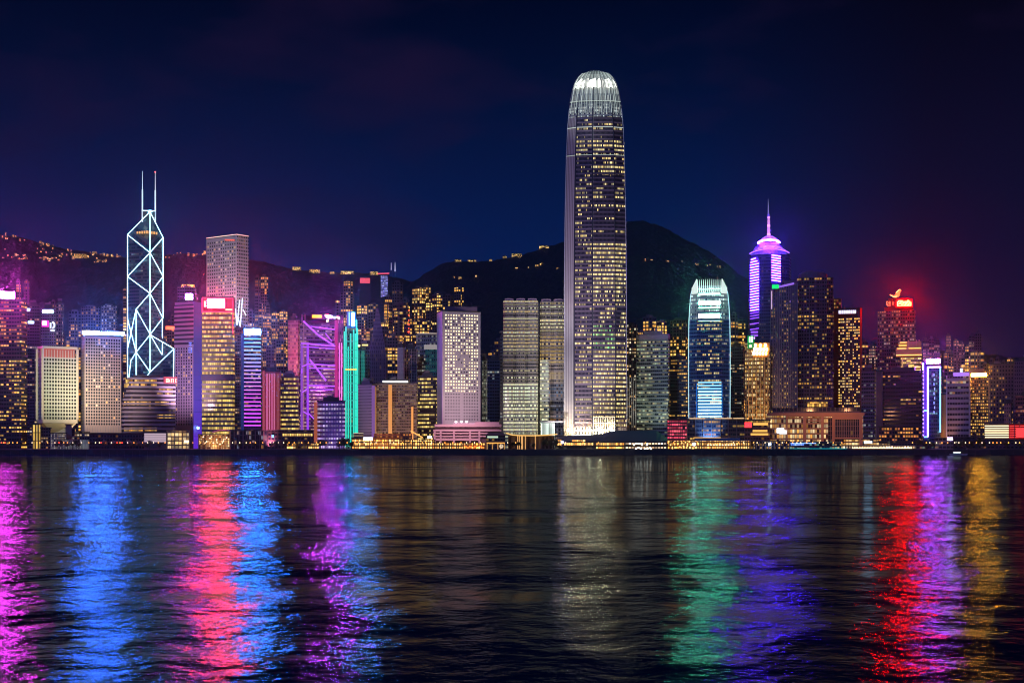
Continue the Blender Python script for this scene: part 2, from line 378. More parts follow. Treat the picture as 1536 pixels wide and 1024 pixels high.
f_white = facade((.5, .46, .5), (.3, .28, .33), 4.0, 3.4, .95, .25, .5, (.9, .8, 1), (1, .95, 1), .35, .2, 20)
f_purp = facade((.10, .05, .22), (.05, .02, .12), 3.0, 4.6, .8, .5, 1.4, (.55, .3, 1), (.85, .7, 1), .75, .2, 4, 1.4)
f_lav = facade((.22, .17, .27), (.03, .02, .05), 2.6, 3.6, .55, .5, .06, GOLD, WHT, .8, .3, 5)
RED, MAG, CYN, BLU, PUR = (1, .05, .05), (1, .08, .72), (.08, .62, 1), (.05, .2, 1), (.35, .07, 1)

# ================================================================ left end
f = office('tall dark office tower with gold window rows under a blazing magenta sign, at far left', -34, 32, 41, 25, 449, 1560, f_dkgold, plant=False)
sign(f, -24, 22, 437.5, 447.5, em((1, .05, .72), 62, True), fr=DARKM, label='blank glowing magenta-white sign panel')
floor_bands(f, f.P, f.z(655), f.z(452), 4.3*2, .9, paint((.10, .07, .10), .6))
f = office('slim dark blue office tower with small white top lights, right of the magenta-signed tower', 41, 59, 60, 10, 459, 1740, f_blue2)
sign(f, 39.5, 45, 463, 467, em((.5, .85, 1), 5)); sign(f, 42, 51, 482, 485.5, em((.5, .8, 1), 4))
f = office('lavender tower with a blue-white roof bar and small magenta screen, behind the cream block', 61, 82, 84, 20, 462, 1720, f_lav)
sign(f, 64, 79.5, 465, 469.5, em((.35, .75, 1), 9, True)); sign(f, 63.5, 70, 482, 488, em((1, .55, .95), 6), label='small white-hot screen'); sign(f, 62.5, 73.5, 480.5, 490.5, em((1, .04, .6), 1.2), out=.3)
e = MB()
for i in range(10):
    a, b = -PI/2+PI*i/10, -PI/2+PI*(i+1)/10
    e.tube((f.u(78.5+3.3*math.cos(a)), -2, f.z(487.5-4.5*math.sin(a))), (f.u(78.5+3.3*math.cos(b)), -2, f.z(487.5-4.5*math.sin(b))), .8)
e.tube((f.u(75.8), -2, f.z(492)), (f.u(75.8), -2, f.z(484)), .8); e.tube((f.u(75.5), -2, f.z(495.5)), (f.u(82), -2, f.z(495.5)), .6)
e.build('emblem', em((.7, .85, 1), 2.5), f.o, label='curved white neon emblem')
f = office('narrow grey residential tower with amber windows, right of the tower with the magenta screen', 84, 93, 95, 20, 457, 1735, f_res3)

# cream framed block on its inverted pyramid
f = Fr('office_block', 'cream framed office block with a greenish grid of windows on an inverted pyramid base', 'office block', 86, 1560); P = f.quad(57, 65, 115, 72)
zb, zt = f.z(632), f.z(519)
bw = math.dist(P[1], P[2])/12
MB().prism(P, zb, zt-12, 0, 0, True).build('wall', [facade((.55, .55, .45), (.03, .04, .03), bw, 4.0, .66, .6, .05, WHT, GRN, .4, .2, 5)], f.o)
C = paint((.68, .58, .42), .6); P2 = offset_poly(P, .9)
MB().prism(P2, zt-2.6, zt, bottom=True).build('roof_slab', C, f.o)
MB().prism(P2, zb-1.6, zb+2, bottom=True).build('base_beam', C, f.o)
for (a, b) in ((P[0], P[1]), (P[1], P[2])):
    me = MB().box(-1.1, 1.1, -.9, .9, 0, zt-zb-4.6).mesh(C)
for p in P2[:3]: place('corner_column', me, f.o, (*p, zb+2), math.radians(-20))
MB().prism(offset_poly(P, -1.5), zt-12, zt-2.6, bottom=True).build('recessed_top_floor', em((.8, .12, .05), .55), f.o)
fins(f, P[1], P[2], 13, .45, .7, zb+2, zt-4, paint((.62, .6, .48), .6))
fins(f, P[0], P[1], 5, .45, .7, zb+2, zt-4, paint((.6, .62, .5), .6))
floor_bands(f, P, zb+4.2, zt-11, 4.0, .5, paint((.6, .62, .5), .6), out=.5)
cP = [(f.u(77), 14), (f.u(78), 10), (f.u(100), 10), (f.u(99), 24)]
MB().loft([(cP, f.z(650)), (P, zb-1.7)], top=0).build('inverted_base', paint((.75, .6, .36), .5), f.o)  # gold light on the sloping underside is put into this paint as well
q = MB().box(f.u(76), f.u(101), 10, 22, 0, f.z(650)).build('pedestal', CONC, f.o)
flood(f, f.u(84), -16, 15, f.u(86), 6, zb-5, 70000, (1, .6, .16), 120); flood(f, f.u(92), -100, 60, f.u(90), 0, (zb+zt)/2, 380000, (1, 1, .62), 62)
flood(f, f.u(75), -9, zt-9.5, f.u(92), -2, zt-8, 3500, (1, .2, .08), 100)

# white punched hotel-like block under the blue roof bar
f = office('pale pink office block with round dark windows in a grid under a blue roof bar', 122, 127, 182, 76, 504, 1580, paint((.42, .34, .29), .6), plant=False)
P = f.P; r_ = random.Random(3)
wins(f, P[1], P[2], 14, 28, f.z(638), f.z(507), 2.0, 2.5, lambda c, r: 0 if r_.random() > .07 else r_.choice((1, 2)), [paint((.02, .03, .04), .2), em(GOLD, .9), em(WHT, .7)], True, m0=.02)
wins(f, P[0], P[1], 3, 28, f.z(638), f.z(507), 1.4, 2.0, lambda c, r: 0, [paint((.02, .03, .04), .2)], True)
q = MB().fbox(f.u(125), f.u(186), -1, 1, f.z(502), f.z(497.6)).build('roof_light', [em((.05, .20, 1), 80, True), DARKM], f.o, label='glowing ice-blue light bar along the roof edge')
fins(f, P[1], P[2], 15, .5, .6, 0, f.z(639), CONC)
flood(f, f.u(150), -95, 55, f.u(152), 0, f.z(585), 520000, (1, .74, .6), 72)

# residential towers behind on the left
def plus(w, d):
    a, b = w*.28, d*.28; w, d = w/2, d/2
    return [(-w, -b), (-a, -b), (-a, -d), (a, -d), (a, -b), (w, -b), (w, b), (a, b), (a, d), (-a, d), (-a, b), (-w, b)]
RT = 0
def res(x0, x1, top, Y, label, m=None, shape=0, group=None):
    global RT; RT += 1; rr = random.Random(RT*13)
    f = Fr('residential_tower', label, 'tower', (x0+x1)/2, Y, group); w = (x1-x0)*f.k; H = f.z(top); m = m or (f_res, f_res2)[RT % 2]
    if shape == 0: P = [(x, y+12) for x, y in plus(w, min(w, 26))]
    else: P = [(-w/2, 0), (w/2, 0), (w/2, 16), (-w/2, 16)]
    z0 = -14
    MB().prism(P, z0, H-3, 0, 1).build('wall', [m, DK], f.o)
    MB().prism([(x*.5, 12+(y-12)*.5) for x, y in P], H-3, H, bottom=True).build('lift_room', paint((.10, .08, .10)), f.o)
    if rr.random() < .35: MB().tube((0, 10, H), (0, 10, H+7), .35, r2=.15).build('antenna', DARKM, f.o)
    return f
LW = 'dark amber-dotted residential tower, '
res(103, 121, 463, 2010, LW+'left one of the three behind the pale pink block'); res(122, 150, 457, 2040, LW+'widest of the three behind the pale pink block')
res(152, 175, 455, 2080, LW+'nearest the twin-masted tower, behind the pale pink block', f_res3)
res(24, 31, 416, 2350, 'dim thin residential tower up the left slope with a few lights, left of its twin'); res(36, 44, 418, 2360, 'dim thin residential tower up the left slope with stacked pinkish windows', f_resd)
res(76, 84, 448, 2200, 'short dark tower with three bright windows on top, above the tower with the magenta screen', f_resd)
res(255, 262, 470, 1960, 'narrow amber-windowed tower squeezed right of the twin-masted tower'); res(246, 256, 485, 1990, 'low dark amber-windowed tower just behind the right edge of the twin-masted tower')
res(184, 191, 430, 2250, 'amber-lit slim tower peeking left of the twin-masted tower')

# ================================================================ twin-masted triangular tower with white light lines
f = Fr('twin_mast_tower', 'dark blue glass skyscraper crossed by white light lines in diamonds, two masts on top', 'skyscraper', 225, 1850); k = f.k
Cn = (0, 0); L = (f.u(191), 20); R = (f.u(245), 24); B = (L[0]+R[0], 46); zz = f.z
gm = facade((.02, .10, .17), (.015, .07, .13), 3.0, 4.4, .92, .5, .45, (.12, .5, .62), (.5, .62, .45), .42, .5, 8, 4.)
mb = MB(); T = {'N': zz(379), 'L': zz(350), 'R': zz(352)}
def qd(a, b, za, zb_, mi=0): mb.face([(*a, -1), (*b, -1), (*b, zb_), (*a, za)], [(0, -1), (math.dist(a, b), -1), (math.dist(a, b), zb_), (0, za)], mi)
qd(L, Cn, T['L'], T['N']); qd(Cn, R, T['N'], T['R']); qd(R, B, T['R'], T['L']); qd(B, L, T['L'], T['L'])
A = (f.u(225), 22, zz(318))
for a, b in (((*L, T['L']), (0, 0, T['N'])), ((0, 0, T['N']), (*R, T['R'])), ((*R, T['R']), (*B, T['L'])), ((*B, T['L']), (*L, T['L']))): mb.face([a, b, A], [(0, 0), (20, 0), (10, 20)])
mb.build('glass_wall', gm, f.o)
mb = MB(); W1 = (f.u(261), 6)                                   # lower quarter stepping out to the right
w0, w1_ = (0.3, -.3), (f.u(261), 4)
mb.face([(*w0, -1), (*w1_, -1), (*w1_, zz(522)), (*w0, zz(502))], [(0, 0), (28, 0), (28, 120), (0, 135)])
mb.face([(*w1_, -1), (f.u(261), 36, -1), (f.u(261), 36, zz(522)), (*w1_, zz(522))], [(0, 0), (30, 0), (30, 120), (0, 120)])
mb.face([(*w0, zz(502)), (*w1_, zz(522)), (f.u(261), 36, zz(522)), (*R, zz(502))])
mb.build('lower_wing', gm, f.o)
lm = em((.5, .85, 1), 3.9, True)
def pt(x, y):                                                   # point on the two front faces
    X = f.u(x)
    return (X, (X/L[0]*L[1] if X < 0 else min(1, X/R[0])*R[1])-.8, zz(y))
LN = [(191, 350, 191, 566), (245, 352, 245, 474), (244, 474, 243.5, 531), (225, 318, 225, 558), (191, 350, 225, 318), (225, 318, 245, 352), (191, 350, 225, 379), (245, 352, 225, 379), (225, 379, 191, 413), (225, 379, 245, 411),
      (191, 413, 225, 440), (245, 411, 225, 440), (225, 440, 204, 463), (225, 440, 244.5, 474), (204, 463, 204, 564), (204, 463, 225, 501), (204, 463, 191, 522), (191, 477, 204, 527), (244.5, 474, 225, 502), (225, 502, 204, 527.5), (204, 527.5, 196, 540), (204, 527.5, 225, 558), (196, 540, 193, 566)]
for a, b, c, d in LN: MB().tube(pt(a, b), pt(c, d), .46, 5).build('light_line', lm, f.o)
for a, b in (((0.3, -1.2, zz(502)), (f.u(243), .9, zz(531.5))), ((f.u(243.8), .9, zz(512)), (f.u(243.3), .9, zz(531.5))), ((0.3, -1.2, zz(502)), (f.u(261), 2.8, zz(522))), ((f.u(261), 2.8, zz(522)), (f.u(225), -1.2, zz(558))), ((f.u(225), -1.2, zz(558)), (f.u(220), .4, zz(564))), ((f.u(261), 2.8, zz(522)), (f.u(260.5), 2.8, zz(566)))): MB().tube(a, b, .46, 5).build('light_line', lm, f.o)
for x, t in ((213.5, 253), (233, 254)):
    m_ = MB().tube((f.u(x), 20, zz(330)), (f.u(x), 20, zz(281)), .9).tube((f.u(x), 20, zz(281)), (f.u(x), 20, zz(t)), .45, r2=.25).build('mast', em((.75, .88, 1), 1.0), f.o)
    if x > 220: MB().tube((f.u(x), 20, zz(254.5)), (f.u(x), 20, zz(252.5)), .8).build('beacon', em((1, .1, .1), 4), m_)
MB().tube((f.u(225), 20, zz(317.5)), (f.u(225), 20, zz(313)), 2.0).build('added_apex_lamp', em((.05, .4, .8), 260, True), f.o)  # lamp added at the apex to strengthen the tower's teal streak on the water
MB().tube((f.u(213.5), 20, zz(312.6)), (f.u(233), 20, zz(312.6)), .7).build('mast_beam', em((.6, .9, 1), 1.6), f.o)
MB().box(f.u(214), f.u(233), 18, 24, zz(322), zz(314)).build('mast_room', paint((.1, .14, .16)), f.o)
mb = MB()
for i in range(9): mb.box(f.u(206+i*3.6)-1, f.u(206+i*3.6)+1.1, 6 if i < 5 else 5, 24, zz(348.5), zz(345)-(abs(i-4)*.4))
mb.build('crown_lights', em((1, .5, .15), .9), f.o)

# banded low block with the red letters
f = Fr('office_block', 'low dark horizontally banded office block with red letters at its top right corner', 'office block', 225, 1600)
mb = MB(); lv = 17; H = f.z(566); bm = paint((.26, .21, .26), .6); f3 = facade((.05, .04, .06), (.02, .015, .02), 2.2, 4.9, 1.01, .8, .22, AMB, GOLD, .9, .8, 12, 3.)
st = (H-0)/lv
P0 = [(f.u(183), 6), (f.u(198), 0), (f.u(264), 0), (f.u(264), 30), (f.u(183), 30)]
MB().prism([(f.u(186), 7), (f.u(199), 1), (f.u(263), 1), (f.u(263), 30), (f.u(186), 30)], 0, H-2).build('wall', f3, f.o)
for i in range(1, lv+1):
    t = i/lv; a = f.u(180+max(0, (t-.55))*24)
    MB().prism([(a, 8), (f.u(193+max(0, t-.55)*10), -.4), (f.u(264), -.4), (f.u(264), 30), (a, 30)], i*st-2.1, i*st, bottom=True).build('floor_band', bm, f.o)
MB().prism([(f.u(200), 6), (f.u(240), 6), (f.u(240), 20), (f.u(200), 20)], H, H+3, bottom=True).build('plant_room', DK, f.o)
b_ = MB().box(f.u(245.5), f.u(266), -1.6, -1, f.z(575), f.z(564.5)).build('sign_board', em((.55, .005, .03), .9), f.o)
x = 249

for dx, pat in ((0, '11111|10101|11111'), (4.2, '100|111|101'), (7.4, '111|010|010'), (10.4, '11|11|11'), (14.2, '11|10|11')):
    rows = pat.split('|'); gl = MB()                         # blurred red-white characters
    for r, row in enumerate(rows):
        for c, ch in enumerate(row):
            if ch == '1': gl.box(f.u(x+dx+c*.75), f.u(x+dx+c*.75+.6), -2.1, -1.7, f.z(573.2-(2-r)*2), f.z(571.4-(2-r)*2))
    gl.build('letter', em((1, .35, .25), 5), b_)

# lavender tower + blue glass strip
f = office('slender lavender tower with dark windows, a glowing blue corner strip and magenta roof sign', 262, 290, 303, 40, 452, 1650, paint((.36, .27, .40), .6), side=paint((.03, .05, .3), .3))
P = f.P; r_ = random.Random(5)
wins(f, P[0], P[1], 7, 26, f.z(638), f.z(520), 1.6, 2.2, lambda c, r: 0 if r_.random() > .1 else 1, [paint((.03, .02, .06), .2), em(GOLD, .8)], m0=.03)
MB().prism(offset_poly(P, .15), f.z(519), f.z(456), bottom=True).build('window_wall', paint((.03, .02, .07), .3), f.o)
floor_bands(f, P, f.z(519), f.z(454), 5.0, 2.6, paint((.42, .28, .40), .6))
for x_, y_, w_, h_ in ((283, 514, 4.5, .8), (283, 517, 4.5, .8), (284.7, 513, 1, 6), (283, 521, 4.5, .8), (283, 524.5, 4.5, .8), (283, 521, .8, 7), (286.7, 521, .8, 7), (283, 528, 4.5, .8)): MB().box(f.u(x_), f.u(x_+w_), -1.6, -1, f.z(y_+h_), f.z(y_)).build('neon_stroke', em((.15, .25, 1), 1.5), f.o)
sign(f, 278.5, 289, 441, 449.5, em((.7, .10, 1), 34, True), label='white-hot magenta sign block on the roof')
flood(f, f.u(275), -80, 50, f.u(276), 0, f.z(560), 420000, (.85, .55, .85), 80)
bs = facade((.01, .03, .25), (.01, .02, .2), 3.4, 3.6, .85, .8, 1.5, (.03, .06, 1), (.22, .05, 1), .55, .2, 4, 1.)
bp = [lerp2(P[1], P[2], t) for t in (0.02, .98)]
for i in range(12):
    z0_, z1_ = i*f.z(452)/12, (i+1)*f.z(452)/12; t = i/11
    dd = [(bp[0][0]+.2, bp[0][1]-1.4), (bp[1][0]+.3, bp[1][1]-1.0), bp[1], bp[0]]
    MB().prism(dd, z0_+.2, z1_-.2, bottom=True).build('blue_glass_panel', em((.16-.14*t, .03+.08*t, .9-.3*t), .62-.36*t), f.o)
MB().tube((f.u(297), -1, f.z(640)), (f.u(297), -1, f.z(643)), 1.2).build('spotlight', em((.2, .5, 1), 12, True), f.o)

f = office('dark tower with a row of glowing orange letters on top, behind the lavender tower', 266, 293, 295, 10, 432, 1800, f_blue, plant=False, name='office_tower')
text('AIA TOWER', f, 282, 427.5, 5, em((1, .42, .08), 2.6), yy=8, w=19)
f = res(250, 266, 487, 1890, 'dark amber-windowed tower carrying a small red sign, between the twin-masted tower and the lavender tower')
sign(f, 248.5, 264, 489.5, 494.5, em((1, .12, .04), 3), out=1.5)

# gold banded tower with the hot red sign
f = office('gold-lit banded office tower crowned by a blazing red and white sign', 303, 349, 352, 12, 446, 1640, f_goldband, plant=False)
P = f.P
floor_bands(f, P, 12, f.z(470), 5.3, 2.2, paint((.22, .17, .14), .6))
MB().prism(offset_poly(P, .8), f.z(571), f.z(561), bottom=True).build('dark_floor_band', paint((.05, .035, .08), .5), f.o)
sign(f, 311, 337, 449, 461.5, em((1, .04, .10), 85, True), fr=em((1, .02, .1), 1.2), label='white-hot red sign panel')
sign(f, 306, 309, 452, 461, em((1, .3, .2), 4)); sign(f, 338, 348.5, 463, 465.5, em((1, .35, .2), 3))
tubes(f, [(303.5, 447, 349, 447), (303.5, 468, 349, 468), (303.5, 447, 303.5, 470), (349.3, 447, 349.3, 500)], .45, em((1, .03, .12), 2))
MB().prism(offset_poly(P, .5), f.z(468), f.z(447.5), bottom=True).build('sign_wall', paint((.5, .05, .1), .6), f.o)  # the red light on the tower top is put into this wall's paint
f.o['category'] = 'tower'

# pale square skyscraper behind
f = office('tall pale square skyscraper with a grid of dark windows and a thin pink roof line', 309, 355, 373, 48, 353, 1900, paint((.33, .30, .33), .6), plant=False, side=facade((.3, .27, .31), (.02, .025, .03), 3.2, 4.6, .6, .5, .22, GOLD, WHT, .8, .2, 5))
P = f.P; r_ = random.Random(9)
wins(f, P[0], P[1], 13, 28, f.z(505), f.z(357), 1.9, 2.1, lambda c, r: 0 if r_.random() > .12 else r_.choice((1, 2)), [paint((.02, .025, .03), .2), em(GOLD, .9), em(WHT, .8)], m0=.02)
for a, b in ((P[0], P[1]), (P[1], P[2])): MB().tube((*a, f.z(353)+1.5), (*b, f.z(353)+1.5), .6).build('roof_line_light', em((1, .6, .55), 1.4), f.o)
text('88888', f, 345, 360, 3, em((1, .12, .06), 1.2), yy=-1.5, w=16) if 0 else sign(f, 337, 352, 359, 361.5, em((1, .12, .06), .9))
flood(f, f.u(335), -120, f.z(500), f.u(338), 0, f.z(410), 900000, (1, .9, .95), 70)

# dark blue glass tower carrying white zig-zag neon, then the blue-to-purple LED tower
f = office('dark blue glass tower topped by white zigzag neon strokes, right of the gold banded tower', 350, 364, 368, 30, 492, 1720, f_blue2)
tubes(f, [(353, 463, 355.5, 488), (355.5, 488, 359.5, 450), (357, 476, 360.5, 490), (360.5, 490, 363.5, 447), (363.5, 447, 362, 474), (364.5, 464, 369, 473)], .5, em((.8, .9, 1), 1.8), 'neon_stroke')
MB().box(f.u(357.5), f.u(359.5), 0, 2, f.z(492), f.z(486)).build('sign_post', DK, f.o)
f = office('narrow tower striped with LED lines fading from ice blue to purple, under a white-blue sign', 362, 391, 393, 20, 492, 1600, f_blue2, plant=False)
sign(f, 367, 391, 493.5, 502, em((.03, .24, 1), 75, True), fr=DARKM, label='white-hot blue sign panel')
me = MB().tube((f.u(366), -.9, 0), (f.u(391.5), -.9, 0), .55, 5)
for i in range(23):
    t = i/22; y = 508+i*5.9; c = (.12+.55*min(1, t*1.6), .5-.42*min(1, t*1.5), 1.)
    MB().tube((f.u(366), -.9, f.z(y)), (f.u(391.5), -.9, f.z(y)), .52, 5).build('light_strip', em(tuple(round(v, 2) for v in c), 2.2 if t < .4 else 2.2, True), f.o)
MB().box(f.u(361), f.u(366), -.6, 3, 0, f.z(500)).build('blue_edge', em((.0, .05, .35), .35), f.o)
f = office('brightly fluted pink office tower right of the LED striped tower', 393, 420, 421, 12, 557, 1570, paint((.55, .18, .2), .6))
me = None
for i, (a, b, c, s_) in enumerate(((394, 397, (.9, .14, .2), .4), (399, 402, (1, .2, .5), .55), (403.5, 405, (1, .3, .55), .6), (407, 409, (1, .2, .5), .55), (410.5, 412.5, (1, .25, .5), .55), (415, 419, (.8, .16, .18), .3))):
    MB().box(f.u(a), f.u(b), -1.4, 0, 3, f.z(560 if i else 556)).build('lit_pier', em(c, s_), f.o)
flood(f, f.u(405), -45, 2, f.u(406), 0, f.z(600), 90000, (1, .25, .4), 75)
f = office('squat dark tower with bright gold window rows between the pink and the trussed towers', 420, 446, 448, 15, 566, 1575, f_gband2)
floor_bands(f, f.P, 5, f.z(570), 5.0, 2.0, paint((.12, .07, .06), .6))
f = office('tall pink-lit tower with columns of yellow windows, left of the purple trussed tower', 432, 447, 450, 25, 480, 1700, f_pink)
flood(f, f.u(440), -60, f.z(560), f.u(440), 0, f.z(520), 420000, (1, .2, .42), 80)

# purple trussed bank tower
f = Fr('trussed_tower', 'dark banded tower braced by glowing purple trusses, with magenta service shafts on its right side', 'tower', 480, 1620); z = f.z
tw = facade((.22, .10, .24), (.05, .02, .06), 2.4, 4.0, .92, .42, .75, (1, .5, .35), (.85, .55, .8), .6, .6, 9, 3.2)
MB().prism([(f.u(450), 0), (f.u(503), 0), (f.u(503), 35), (f.u(450), 35)], 0, z(486)).build('wall', [tw], f.o)
MB().prism([(f.u(456), 5), (f.u(503), 5), (f.u(503), 30), (f.u(456), 30)], z(486), z(480), bottom=True).build('upper_wall', paint((.2, .05, .15)), f.o)
floor_bands(f, [(f.u(465), 0), (f.u(502), 0), (f.u(502), 30), (f.u(465), 30)], 8, z(520), 8., .9, paint((.3, .22, .28), .6))
pm = em((.42, .08, 1), 1.5, True); pm2 = em((.8, .04, .42), 1.2, True); T1 = [(455, 482, 478, 503, 1.3), (478, 503, 501, 518, 1.3), (452, 515, 503, 519, 1.1), (466, 490, 502, 494, .8), (452, 520, 503, 523, .7), (465, 540, 489, 571, 1.3), (453, 550, 462, 546, .9), (462, 546, 503, 548, 1.), (464, 552, 503, 553, .8), (453, 589, 462, 582, .8), (463, 578, 502, 579, 1.), (465, 585, 500, 584, .8), (453, 553, 453, 560, .8), (463, 620, 471, 628, .8), (455, 617, 463, 622, .8), (488, 500, 498, 512, .7)]
for a, b, c, d, r in T1: MB().tube((f.u(a), -2, z(b)), (f.u(c), -2, z(d)), r*.8, 5).build('truss_beam', pm, f.o)
for a, b, y0, c_, s_ in ((451, 454.5, 516, (.40, .10, .85), .55), (460, 463.5, 514, (.36, .06, .95), .9), (502, 506.5, 480, (.75, .02, .3), .6), (455, 456.2, 484, (.8, .3, .5), .4)):
    MB().box(f.u(a), f.u(b), -2.4, 0, 0, z(y0)).build('column', em(c_, s_, s_ > .8), f.o)
MB().prism([(f.u(506.5), 0), (f.u(515), 2), (f.u(515), 25), (f.u(506.5), 25)], 0, z(472)).build('service_shaft', [facade((.22, .03, .2), (.08, .01, .1), 2.2, 4.2, .5, .8, .8, (1, .05, .5), (1, .3, .7), .6, .1, 3, 2.)], f.o)
for x_ in (509, 512.5): MB().box(f.u(x_)-.4, f.u(x_)+.4, -.8, 0, z(600), z(514)).build('light_tube', em((1, .2, .75), 1.5), f.o)
sign(f, 468.5, 482.5, 472.5, 477, em((1, .45, .02), 2.6), fr=em((.8, .02, .05), 1)); 
for i, (x_, y_, c_) in enumerate(((488.5, 473, (1, .5, .4)), (491, 472.2, (1, .02, .05)), (494, 475, (.8, .9, 1)), (498, 474.5, (.02, .6, .5)), (502, 476, (.6, 1, 1)), (506, 475.5, (1, .3, .2)), (508.5, 477, (.9, .95, .9)), (491, 481, (1, 1, .3)))):
    MB().fbox(f.u(x_)-(1.2 if x_ != 494 else 3), f.u(x_)+(1.2 if x_ != 494 else 3), -1, 1, z(y_)-1.3, z(y_)+1.3).build('roof_lamp', [em(c_, 2.4) if x_ != 494 else em((.85, .05, 1), 300, True), DARKM], f.o)  # the magenta one is enlarged and overdriven to streak the water purple
for x_ in (453, 457.5): MB().tube((f.u(x_), 4, z(486)), (f.u(x_), 4, z(471)), .5).build('mast', paint((.4, .25, .3)), f.o)
flood(f, f.u(480), -90, 70, f.u(480), 0, z(560), 130000, (.8, .12, .8), 80)

f = office('small purple-lit glass office block with an orange left edge, in front of the trussed tower', 476, 516, 518, 15, 602, 1545, f_purp, name='office_block', cat='office block')
fins(f, f.P[0], f.P[1], 20, .35, .4, 4, f.H-2, paint((.2, .12, .4), .5), name='mullion')
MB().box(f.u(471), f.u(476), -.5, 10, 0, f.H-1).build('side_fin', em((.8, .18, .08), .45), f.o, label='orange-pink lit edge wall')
flood(f, f.u(495), -40, 2, f.u(495), 0, f.z(635), 30000, (.5, .25, 1), 90)

# teal tower
f = Fr('teal_tower', 'slender tower outlined in teal light tubes with a bright blue glass top', 'tower', 526, 1620); z = f.z
MB().prism([(f.u(517), 3), (f.u(524), 0), (f.u(536), 2), (f.u(536), 25), (f.u(517), 25)], 0, z(492)).build('wall', facade((.02, .12, .12), (.01, .03, .04), 2.0, 4.2, .7, .6, .4, (.3, .9, .7), (.9, .9, .4), .4, .2, 3), f.o)
MB().prism([(f.u(520), 2), (f.u(526), 0), (f.u(534), 2), (f.u(534), 16), (f.u(520), 16)], z(492), z(467), bottom=True).build('glass_top', em((.0, .12, .55), .7), f.o)
MB().fbox(f.u(527.6), f.u(531.4), -.8, 0, z(489), z(469)).build('top_screen', [em((.06, .35, 1), 55, True), DARKM], f.o)
MB().box(f.u(523), f.u(524.4), -.4, 1.6, z(488), z(468)).build('top_screen', em((.3, .8, 1), 1.4), f.o)
tm = em((.02, .75, .55), 1.1, True); tm2 = em((.05, .9, .75), .5)
for x_, y0 in ((516.6, 497), (519, 490), (522.5, 520), (526, 500), (530.5, 494), (533, 500), (536.2, 492), (535, 480)): MB().tube((f.u(x_), -1, 3), (f.u(x_), -1, z(y0)), .8, 5).build('light_tube', tm, f.o)
for i in range(11): y_ = 512+i*12.6; MB().tube((f.u(517), -1.4, z(y_)), (f.u(536), -1.4, z(y_)), .5, 5).build('light_rung', tm2, f.o)
MB().tube((f.u(518), -1.5, z(554)), (f.u(535), -1.5, z(554)), .9, 5).build('light_rung', em((1, .7, .1), 1.2), f.o)
f = office('shadowy teal-edged block with a yellow roof light, right behind the teal outlined tower', 537, 553, 555, 15, 521, 1700, facade((.02, .08, .09), (.01, .02, .03), 2.4, 4.2, .6, .5, .12, (.2, .8, .6), GOLD, .5, .2, 3))
for x_ in (538.5, 543, 546): MB().tube((f.u(x_), -1, 60), (f.u(x_), -1, f.z(526)), .4, 5).build('light_tube', tm2, f.o)
sign(f, 537, 540, 517, 520, em((1, 1, .25), 4)); sign(f, 543, 552, 516.5, 518.5, em((1, .75, .15), 2))

# ================================================================ centre left
f = office('low grey-pink office block with a fine square grid and purple corner, beside the teal tower', 537, 558, 563, 45, 577, 1600, f_fine, name='office_block', cat='office block')
MB().prism([(f.P[1][0]-.5, f.P[1][1]-.8), (f.P[2][0]-.3, f.P[2][1]-.8), f.P[2], f.P[1]], 0, f.H-1, bottom=True).build('corner_strip', em((.36, .14, .62), .45), f.o)
flood(f, f.u(548), -50, 4, f.u(548), 0, f.z(610), 60000, (1, .72, .62), 80)
f = office('wide low banded office block with three orange-lit fins and a white roof light', 563, 625, 627, 10, 575, 1605, facade((.18, .13, .11), (.05, .035, .03), 2.0, 3.3, .8, .5, .55, (1, .55, .2), (1, .7, .4), .32, .3, 6, 2.6), name='office_block', cat='office block')
for a, b, t, s_ in ((582.5, 588, 577, .75), (616.8, 620, 610, .9), (562.5, 564.5, 580, .3)): MB().box(f.u(a), f.u(b), -1.6, 0, 0, f.z(t)).build('lit_fin', em((1, .38, .08), s_, True), f.o)
MB().box(f.u(574), f.u(612), -2, -1, f.z(573.5), f.z(571)).build('roof_light', em((1, .93, .8), 2.4), f.o)
floor_bands(f, f.P, 8, f.H-3, 6.6, .8, paint((.28, .2, .17), .6), out=.5)
flood(f, f.u(590), -50, 4, f.u(594), 0, f.z(615), 60000, (1, .6, .35), 90)
f = office('plain dark office block with broken gold window rows, left of the white punched tower', 627, 654, 656, 15, 565, 1640, facade((.03, .025, .035), (.012, .012, .02), 2.2, 4.6, .92, .42, .6, GOLD, (1, .75, .25), 1.2, .7, 8, 3.))
f = office('pale concrete block with white slatted top and green-lit lower windows, behind the dark gold-rowed block', 624, 656, 657, 12, 501, 1720, facade((.3, .26, .27), (.03, .04, .05), 2.4, 4.6, .6, .5, .35, (.9, .8, .6), (.8, .9, .8), .55, .4, 5), plant=False)
MB().box(f.u(638), f.u(656), -1.2, 0, f.z(567), f.z(524)).build('green_window_bay', facade((.06, .3, .22), (.02, .05, .05), 2.5, 4.2, .55, .6, .6, (.1, .7, .45), (.3, .9, .7), .3, .1, 3, 1.), f.o)
MB().box(f.u(636), f.u(656), -1.8, 0, f.z(524), f.z(517)).build('white_beam', em((.8, .72, .72), .35), f.o)
tubes(f, [(626, 500, 655, 500)], .35, em((1, .8, .7), .9))
f = office('thin pinkish slab block, left neighbour of the lattice-fronted block', 596, 605, 607, 20, 521, 1690, f_plain)
f = office('dark lattice-fronted block striped by pale frames, between the thin slab and the slatted pale block', 606, 625, 626, 10, 523, 1700, facade((.14, .09, .11), (.02, .018, .03), 2.4, 3.6, .75, .6, .14, AMB, GOLD, .8, .2, 5))
fins(f, f.P[0], f.P[1], 6, .6, .6, 10, f.H, paint((.35, .26, .28), .6))
